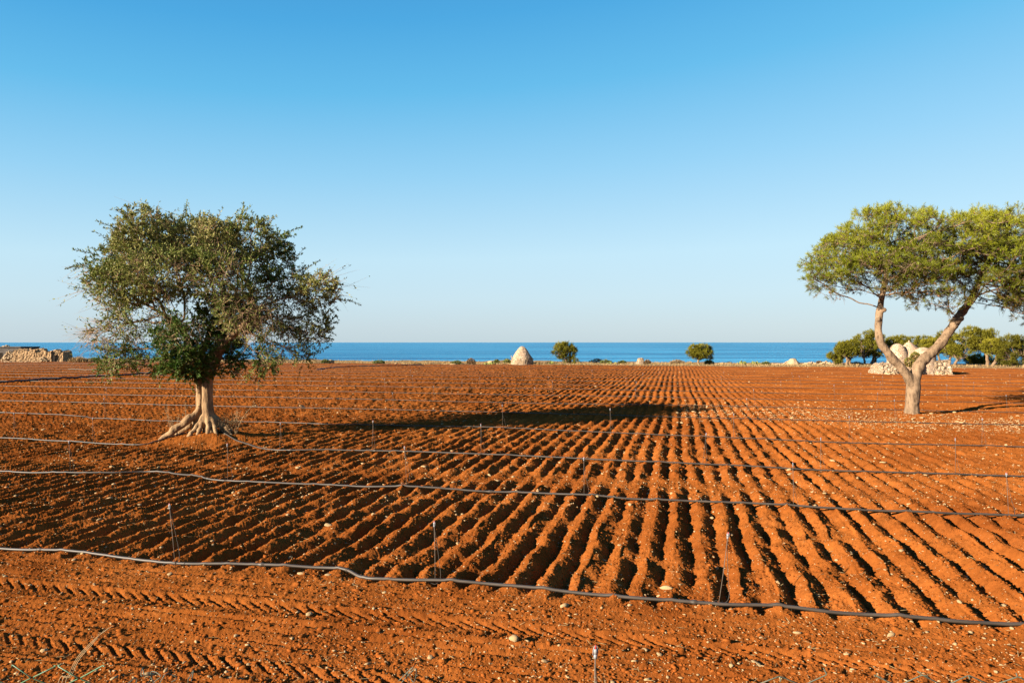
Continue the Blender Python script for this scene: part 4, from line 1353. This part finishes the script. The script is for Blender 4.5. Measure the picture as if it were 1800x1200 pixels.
# left: stone ruin with a dark end and the flat building behind it
d = G(60, 635.6)[1]; k = d / F
x0 = (65 - 900) * k; z0 = coast_z(x0, d) - .05
t = empty('stone_ruin', (x0, d, z0), 'long low dry-stone ruin with crumbled left part and doorway in its shaded end', 'ruin')
X_ = lambda px: (px - 65) * k
mb = MB(); wall_block(mb, X_(32), X_(76), -1.3, 1.2, 1.62, 1.66, 21, .3); mb.build('wall', M['masonry'], t, False)
mb = MB(); wall_block(mb, X_(74), X_(102), -1.35, 1.2, 1.45, 1.50, 33, .25); mb.build('wall', M['masonry'], t, False)
mb = MB(); wall_block(mb, X_(99), X_(121), -1.2, 1.25, 1.62, 1.35, 45, .38); mb.build('wall', M['masonry'], t, False)
mb = MB(); mb.add(np.array([(X_(104), -1.36, .05), (X_(108.5), -1.36, .05), (X_(108.5), -1.25, .92), (X_(104), -1.25, .92), (X_(104), -1.0, .05), (X_(108.5), -1.0, .05), (X_(108.5), -1.0, .92), (X_(104), -1.0, .92)]),
                  [[[0, 1, 2, 3], [1, 5, 6, 2], [5, 4, 7, 6], [4, 0, 3, 7], [3, 2, 6, 7], [4, 5, 1, 0]]]); mb.build('doorway', M['door_shade'], t, False)  # solid dark box, the opening's shade is in its colour
mb = MB(); rubble(mb, heap_pts(260, 1.0, .9, 1.35, .12, X_(20), -.2, 2.0) + heap_pts(70, .8, .35, .75, .11, X_(88), -1.3) + heap_pts(40, 3.5, .25, .08, .10, X_(60), -1.5))
mb.build('loose_stones', M['rubble'], t)
d2 = d + 9; k2 = d2 / F
x0 = (5 - 900) * k2; z0 = coast_z(x0, d2) - .1
t = empty('flat_roofed_hut', (x0, d2, z0), 'dark grey flat-roofed building with a black doorway behind the stone ruin', 'building')
def box_at(mb, a, b):
    (x1, y1, z1), (x2, y2, z2) = a, b
    mb.add(np.array([(x1, y1, z1), (x2, y1, z1), (x2, y2, z1), (x1, y2, z1), (x1, y1, z2), (x2, y1, z2), (x2, y2, z2), (x1, y2, z2)]),
           [[[0, 1, 5, 4], [1, 2, 6, 5], [2, 3, 7, 6], [3, 0, 4, 7], [4, 5, 6, 7], [3, 2, 1, 0]]])
mb = MB(); box_at(mb, (-5.0, 0, -.1), (2.5, 4, 1.72)); mb.build('wall', M['dark_wall'], t, False)
mb = MB(); box_at(mb, (-5.1, -.12, 1.72), (2.6, 4.1, 1.86)); mb.build('roof', M['dark_wall'], t, False)
mb = MB(); box_at(mb, (-.75, -.02, 0), (-.05, .4, .98)); mb.build('doorway', M['door_shade'], t, False)  # no real opening: a box coloured as dark as the shade inside
mb = MB(); rubble(mb, heap_pts(30, .55, .4, .2, .1, .15, .5)); 
for o_ in [mb.build('loose_stones', M['rubble'], t)]: o_.location = (0, 0, 1.86)

# ------------------------------------------------------------ shore plants and stones
def shrub_px(px, py, w, h, depth, label, mat='shrub', tone0=.5, name='shrub', cat='shrub', n=500, up=.5):
    k = depth / F
    x = (px - 900) * k; z = coast_z(x, depth)
    W, H = w * k / 2, h * k
    bl = [(0, 0, H * .45, W * .75, W * .7, H * .5), (-W * .45, .1, H * .32, W * .5, W * .5, H * .38), (W * .45, -.1, H * .34, W * .5, W * .5, H * .4), (W * .1, -.15, H * .7, W * .4, W * .4, H * .28)]
    return leafy(name, label, cat, x, depth, z, bl, n, M[mat], (.10, .22), .08, tone0, 'shrubs along the field edge', up)
shr = [
    (572, 637, 16, 7, 83, 'low dark green shrub against a grey boulder right of the olive', 'shrub', .3),
    (666, 641, 24, 6, 82, 'low flat green shrub on the dry bank right of the olive', 'shrub', .35),
    (802, 641, 22, 7, 81, 'rounded green shrub on a stone at the field edge left of the beehive hut', 'shrub', .4),
    (828, 642, 17, 12, 79, 'brown dry bush standing at the field edge left of the beehive hut', 'brown_shrub', .35),
    (891, 641, 16, 8, 82, 'grey-green shrub touching the left foot of the beehive hut', 'shrub', .8),
    (873, 641, 10, 6, 82, 'small green shrub a little left of the beehive hut', 'shrub', .6),
    (1048, 641, 26, 8, 82, 'pale dry shrub beside the lone round pine', 'brown_shrub', .8),
    (1064, 641, 20, 6, 80, 'green shrub in the middle of the hedge right of the round pine', 'shrub', .6),
    (1094, 642, 15, 5, 80, 'dark green shrub at the end of the hedge left of the small hut', 'shrub', .35),
    (1138, 643.5, 12, 8, 78, 'dark reddish bush hiding the right side of the small hut', 'brown_shrub', .1),
    (1190, 643, 28, 6, 81, 'pale straggly bush left of the lone umbrella pine', 'brown_shrub', .9),
    (1246, 644, 17, 7, 79, 'grey-green bush at the foot of the lone umbrella pine', 'shrub', .5),
    (1346, 644, 14, 5, 79, 'low dark shrub between the cactus and the rubble mound', 'shrub', .25),
    (1440, 644.5, 10, 4, 78, 'low reddish shrub among stones right of the rubble mound', 'brown_shrub', .2),
    (300, 634, 60, 8, 90, 'long green hedge of low shrubs behind the olive trunk', 'shrub', .35),
    (490, 636, 40, 9, 88, 'green shrub behind the right side of the olive crown', 'shrub', .4),
    (165, 633, 26, 8, 90, 'grey-green cactus-like shrub left of the olive crown', 'shrub', .7),
]
for px, py, w, h, dd, lab, mt, tn in shr:
    shrub_px(px, py, w, h, dd, lab, mt, tn, n=520)

PAD = [None]
def cactus_px(px, w, h, depth, label, seed):
    random.seed(seed)
    k = depth / F
    x = (px - 900) * k; z = coast_z(x, depth)
    t = empty('prickly_pear', (x, depth, z), label, 'cactus', 'prickly pears on the shore')
    mb = MB()
    W, H = w * k / 2, h * k
    V0, F0 = rock_mesh(3, 2, 1.0, .05)
    for _ in range(26):
        a = random.gauss(0, .5) * W; hh = random.uniform(.05, 1) * H * (1 - .5 * abs(a) / max(W, .01))
        s = random.uniform(.11, .17)
        rz = random.uniform(0, 6.28); tl = random.uniform(-.5, .5)
        m = Matrix.Translation((a, random.gauss(0, .25), max(.08, hh - s))) @ Matrix.Rotation(rz, 4, 'Z') @ Matrix.Rotation(tl, 4, 'Y') @ Matrix.Diagonal((s * .75, s * .18, s, 1))
        if PAD[0] is None:
            p_ = mesh_np('pad', V0, [F0], M['cactus'], t); PAD[0] = p_.data
        else:
            p_ = bpy.data.objects.new('pad', PAD[0]); COL.objects.link(p_); p_.parent = t
        p_.matrix_local = m
cactus_px(862, 14, 7, 80.5, 'cactus clump round a pale boulder left of the beehive hut', 1)
cactus_px(969, 18, 7, 81, 'cactus clump just left of the lone round pine', 2)
cactus_px(1074, 14, 6, 80, 'bright green cactus clump in the hedge right of the round pine', 3)
cactus_px(1305, 14, 8, 79, 'left of two cactus clumps on the stony bank', 4)
cactus_px(1327, 15, 8.5, 79, 'right of two cactus clumps on the stony bank', 5)
random.seed(99)

def boulder(px, py, w, h, depth, label, si):
    k = depth / F
    x = (px - 900) * k
    o = bpy.data.objects.new('boulder', rock_me[si % 8])
    COL.objects.link(o)
    o.location = (x, depth, coast_z(x, depth) + h * k * .35)
    o.scale = (w * k / 2, w * k / 2.4, h * k * .9)
    o.rotation_euler = (0, 0, si * 1.3)
    tag(o, label, 'boulder', 'boulders along the field edge')
boulder(582, 636, 11, 7, 83.5, 'grey boulder beside a dark shrub right of the olive', 1)
boulder(862, 634, 8, 6, 81, 'pointed pale boulder rising from a cactus clump', 2)
boulder(797, 640, 14, 3, 80, 'flat pale boulder under a green shrub left of the beehive hut', 3)
boulder(1282, 643, 12, 4, 79, 'pale boulder among stones left of the cactus pair', 4)
boulder(1357, 643, 8, 3.5, 79, 'small pale boulder right of the low dark shrub', 5)
boulder(697, 640, 8, 2, 82, 'small white boulder on the bank left of a mound of dry grass', 6)
# rubble mound and scattered wall remains
k = 78 / F; x0 = (1392 - 900) * k
t = empty('rubble_mound', (x0, 78, coast_z(x0, 78) - .05), 'tall pale mound of limestone rubble on the stony bank', 'rubble')
mb = MB()
V, Fs = lathe([(.95, -.1), (.62, .28), (.44, .52), (.30, .68), (.05, .74)], 30, .09, 12, .1, 0)
mb.add(V, Fs); rubble(mb, heap_pts(140, 1.15, .6, .66, .10)); mb.build('stones', M['rubble'], t, True)
for j, (px, rx, h, n, lab) in enumerate([(1425, 1.0, .28, 90, 'low spread of rubble just right of the tall rubble mound'), (1452, .9, .34, 90, 'low rubble heap next to the lowest shore pine'), (1272, 1.1, .22, 70, 'low scatter of wall stones left of the cactus pair'), (1368, .8, .22, 60, 'low rubble skirt just left of the tall rubble mound'), (1505, 1.3, .36, 120, 'remains of a low stone wall under the three-stemmed pine')]):
    x0 = (px - 900) * 77.5 / F
    t = empty('rubble_mound', (x0, 77.5, coast_z(x0, 77.5) - .03), lab, 'rubble')
    mb = MB(); rubble(mb, heap_pts(n, rx, .5, h, .10)); mb.build('stones', M['rubble'], t, True)

# dry grass on the bank, one mass
mb = MB()
n = 26000
u_ = rng.uniform(-85, 75, n); v_ = 77.1 + np.abs(rng.normal(0, 3.0, n))
dens_ = 0.5 + 0.5 * pn(u_ / 5.0, v_ / 5.0, 95) + .3 * pn(u_ / 1.5, v_ / 1.5, 96)
right = sstep(8, 25, u_)
keep_ = rng.random(n) < np.clip(dens_ + .25, .1, 1) * (1 - .55 * right)
u_, v_ = u_[keep_], v_[keep_]
X, Y = XY(u_, v_)
Zc = -0.10 + 0.17 * sstep(77.0, 78.5, v_) + 0.12 * fbm(u_ / 3.0, v_ / 3.0, 3, 80) * sstep(77.5, 80, v_)
hh = (0.10 + .14 * rng.random(len(u_))) * (0.8 + .9 * np.clip(pn(u_ / 4.0, 0 * u_, 97), 0, 1))
base = np.stack([X, Y, Zc - .02], -1)
d = unit(np.stack([rng.normal(0, .35, len(X)), rng.normal(0, .35, len(X)), np.ones(len(X))], -1))
V, Q = leaf_quads(base, d, unit(rng.normal(size=d.shape)), hh * 1.3, np.full(len(X), .05))
o = mesh_np('dry_grass', V, [Q], M['straw'], None, False, {'tint': np.repeat(rng.random(len(X)), 4)})
tag(o, 'pale dry grass along the bank between field and sea', 'grass', kind='stuff')

def grass_clump(px, w, h, depth, label, n=700):
    k = depth / F; x = (px - 900) * k; z = coast_z(x, depth)
    X = rng.normal(0, w * k / 4.5, n); Yc = rng.normal(0, .35, n)
    env = np.exp(-(X / (w * k / 2.6)) ** 2)
    hh = h * k * (0.55 + .6 * rng.random(n)) * (.45 + .55 * env)
    base = np.stack([X, Yc, np.full(n, -.02)], -1)
    d = unit(np.stack([rng.normal(0, .22, n), rng.normal(0, .22, n), np.ones(n)], -1))
    V, Q = leaf_quads(base, d, unit(rng.normal(size=d.shape)), hh, np.full(n, .05))
    o = mesh_np('grass_clump', V, [Q], M['straw'], None, False, {'tint': np.repeat(rng.random(n), 4)})
    o.location = (x, depth, z)
    tag(o, label, 'grass', 'clumps of tall dry grass', 'stuff')
grass_clump(138, 34, 11, 89, 'tall dry reed-like grass between the stone ruin and the olive', 900)
grass_clump(730, 46, 5.5, 81, 'long low mound of dry grass left of the brown bush', 900)
grass_clump(552, 20, 5, 84, 'short dry grass clump at the right edge of the olive crown', 400)
grass_clump(945, 22, 4.5, 80, 'short dry grass clump between beehive hut and round pine', 400)
grass_clump(1025, 24, 5, 80, 'dry grass clump right of the round pine foot', 400)
grass_clump(1212, 14, 5.5, 79, 'dry grass clump left of the umbrella pine stem', 300)

# dry weeds round the olive foot
def weed(x, y, n, h, spread, lean, label):
    t = empty('dry_weed', (x, y, hz(x, y) - .02), label, 'weed', 'dry weeds round the olive foot')
    mb = MB()
    for _ in range(n):
        a = random.uniform(0, 6.28); r = random.random() * spread
        b = np.array([r * math.cos(a), r * math.sin(a) * .6, 0])
        H = h * random.uniform(.5, 1.1)
        dx = lean + random.gauss(0, .16)
        P = spline([b, b + np.array([dx * .35 * H, random.gauss(0, .04), H * .5]), b + np.array([dx * H, random.gauss(0, .07), H])], 7)
        tube(mb, P, np.linspace(.006, .0025, 7), 4)
        for q_ in P[3:]:
            for s in range(2):
                e = q_ + rng.normal(0, .05, 3) + np.array([0, 0, .05])
                tube(mb, [q_, e], [.003, .0015], 3)
    mb.build('stalks', M['stalk'], t)
so2 = OY / F
weed(OX - 66 * so2, OY + .1, 7, .85, .12, -.12, 'tall thin dry weed stalks left of the olive roots')
weed(OX - 48 * so2, OY + .25, 5, .8, .10, .15, 'thin dry weed stalks behind the olive roots on the left')
weed(OX + 46 * so2, OY - .05, 9, .75, .10, .35, 'straw-coloured weed stalks leaning right beside the olive trunk')
leafy('weed_bush', 'dark tangled weeds against the shaded foot of the olive trunk', 'weed', OX + 28 * so2, OY - .05, hz(OX + .4, OY) - .02,
      [(0, 0, .16, .26, .22, .2), (.2, .05, .12, .22, .2, .16), (.05, .15, .28, .2, .2, .2)], 900, M['brown_shrub'], (.05, .12), .012, .1, None, .8)

# ------------------------------------------------------------ torn mesh fence just in front of the viewer
FY = 1.56
fence = empty('chain_link_fence', (0, FY, 0), 'torn sagging green chain-link fence, only its broken top edge in view', 'fence')
top_px = [(-500, 1150), (-120, 1158), (0, 1174), (30, 1166), (75, 1157), (110, 1166), (150, 1168), (178, 1178), (205, 1222), (400, 1236), (600, 1262), (1000, 1270), (1270, 1240), (1330, 1192), (1375, 1182), (1410, 1181), (1440, 1192), (1470, 1208), (1520, 1196), (1570, 1184), (1650, 1186), (1700, 1184), (1790, 1184), (1950, 1168), (2300, 1160)]
tpx = np.array(top_px, dtype=float)
def ztop(x): return S + 0.034 - (np.interp(x / FY * F + 900, tpx[:, 0], tpx[:, 1]) - HZ) / F * FY
cell = 0.052
def mesh_part(x0, x1, name, mat, seed):
    mb = MB()
    cols = int((x1 - x0) / (cell / 2))
    for c in range(cols):
        x = x0 + c * cell / 2
        zt = ztop(x)
        rows = int(zt / (cell / 2))
        # one link wire zigzags between neighbouring half columns
        zz = [(r * cell / 2) for r in range(max(rows, 2))]
        if c % 2: continue
        P = []
        for r, z in enumerate(zz):
            xx = x + (cell / 2 if (r + c // 2) % 2 else -cell / 2) * .98
            tear = math.exp(-(zt - z) / .10) if z < zt else 1
            P.append((xx + .005 * tear * mnoise.noise(Vector((xx * 14, z * 14, seed))), .006 * (r % 2) + .02 * mnoise.noise(Vector((xx * 3, z * 3, seed))) + .012 * tear * mnoise.noise(Vector((xx * 11, z * 9, seed + 4))), z + .006 * tear * mnoise.noise(Vector((xx * 12, z * 12, seed + 9)))))
        if len(P) > 2:
            e = np.array(P[-1]); P.append(tuple(e + np.array([random.uniform(-.014, .014), random.uniform(-.012, .012), random.uniform(-.012, .014)])))
            P = np.array(P)
            # keep the corners crisp
            Q_ = np.repeat(P, 2, axis=0)[1:-1]
            Q_[0::2] = P[:-1] * .94 + P[1:] * .06; Q_[1::2] = P[:-1] * .06 + P[1:] * .94
            tube(mb, Q_, .0015, 4)
    return mb.build(name, mat, fence)
mesh_part(-1.75, .2, 'wire_mesh', M['mesh_green'], 1)
mesh_part(.2, 1.75, 'wire_mesh', M['mesh_grey'], 2)
for x in (-1.72, 1.72):
    mb = MB(); tube(mb, [(x, .03, -.2), (x, .03, 1.0), (x, .03, 2.0)], .022, 8); mb.build('post', M['mesh_grey'], fence)
# loose curls of cut wire
mb = MB()
for px, py in [(230, 1192), (250, 1185), (300, 1190), (325, 1187), (272, 1196), (720, 1182), (715, 1188)]:
    c = np.array([(px - 900) / F * FY, 0, S - (py - HZ) / F * FY])
    P = [c + np.array([random.gauss(0, .012), random.gauss(0, .01), random.gauss(0, .008)]) for _ in range(4)] + [c + np.array([random.gauss(0, .02), .0, -.06]), c + np.array([random.gauss(0, .02), 0, -.13])]
    tube(mb, spline(P, 26), .0011, 4)
lw_ = mb.build('loose_wire', M['mesh_grey'], fence); lw_['kind'] = 'stuff'
# straw stalk leaning over the torn mesh
mb = MB()
zb = S - (1205 - HZ) / F * FY
for j in range(3):
    P = spline([(-1.30 + j * .006, FY + .05, 0.0), (-1.07 + .01 * j, FY + .06, zb - .2), ((92 - 900) / F * FY + .004 * j, FY + .06, zb), ((128 - 900 + 3 * j) / F * FY, FY + .06, S - (1152 - HZ) / F * FY), ((168 - 900 - 8 * j) / F * FY, FY + .07, S - (1120 + 4 * j - HZ) / F * FY)], 40)
    tube(mb, P, np.linspace(.0013, .0005, 40), 5)
tag(mb.build('grass_stalk', M['stalk']), 'long dry straw stalk leaning across the green torn mesh', 'grass')
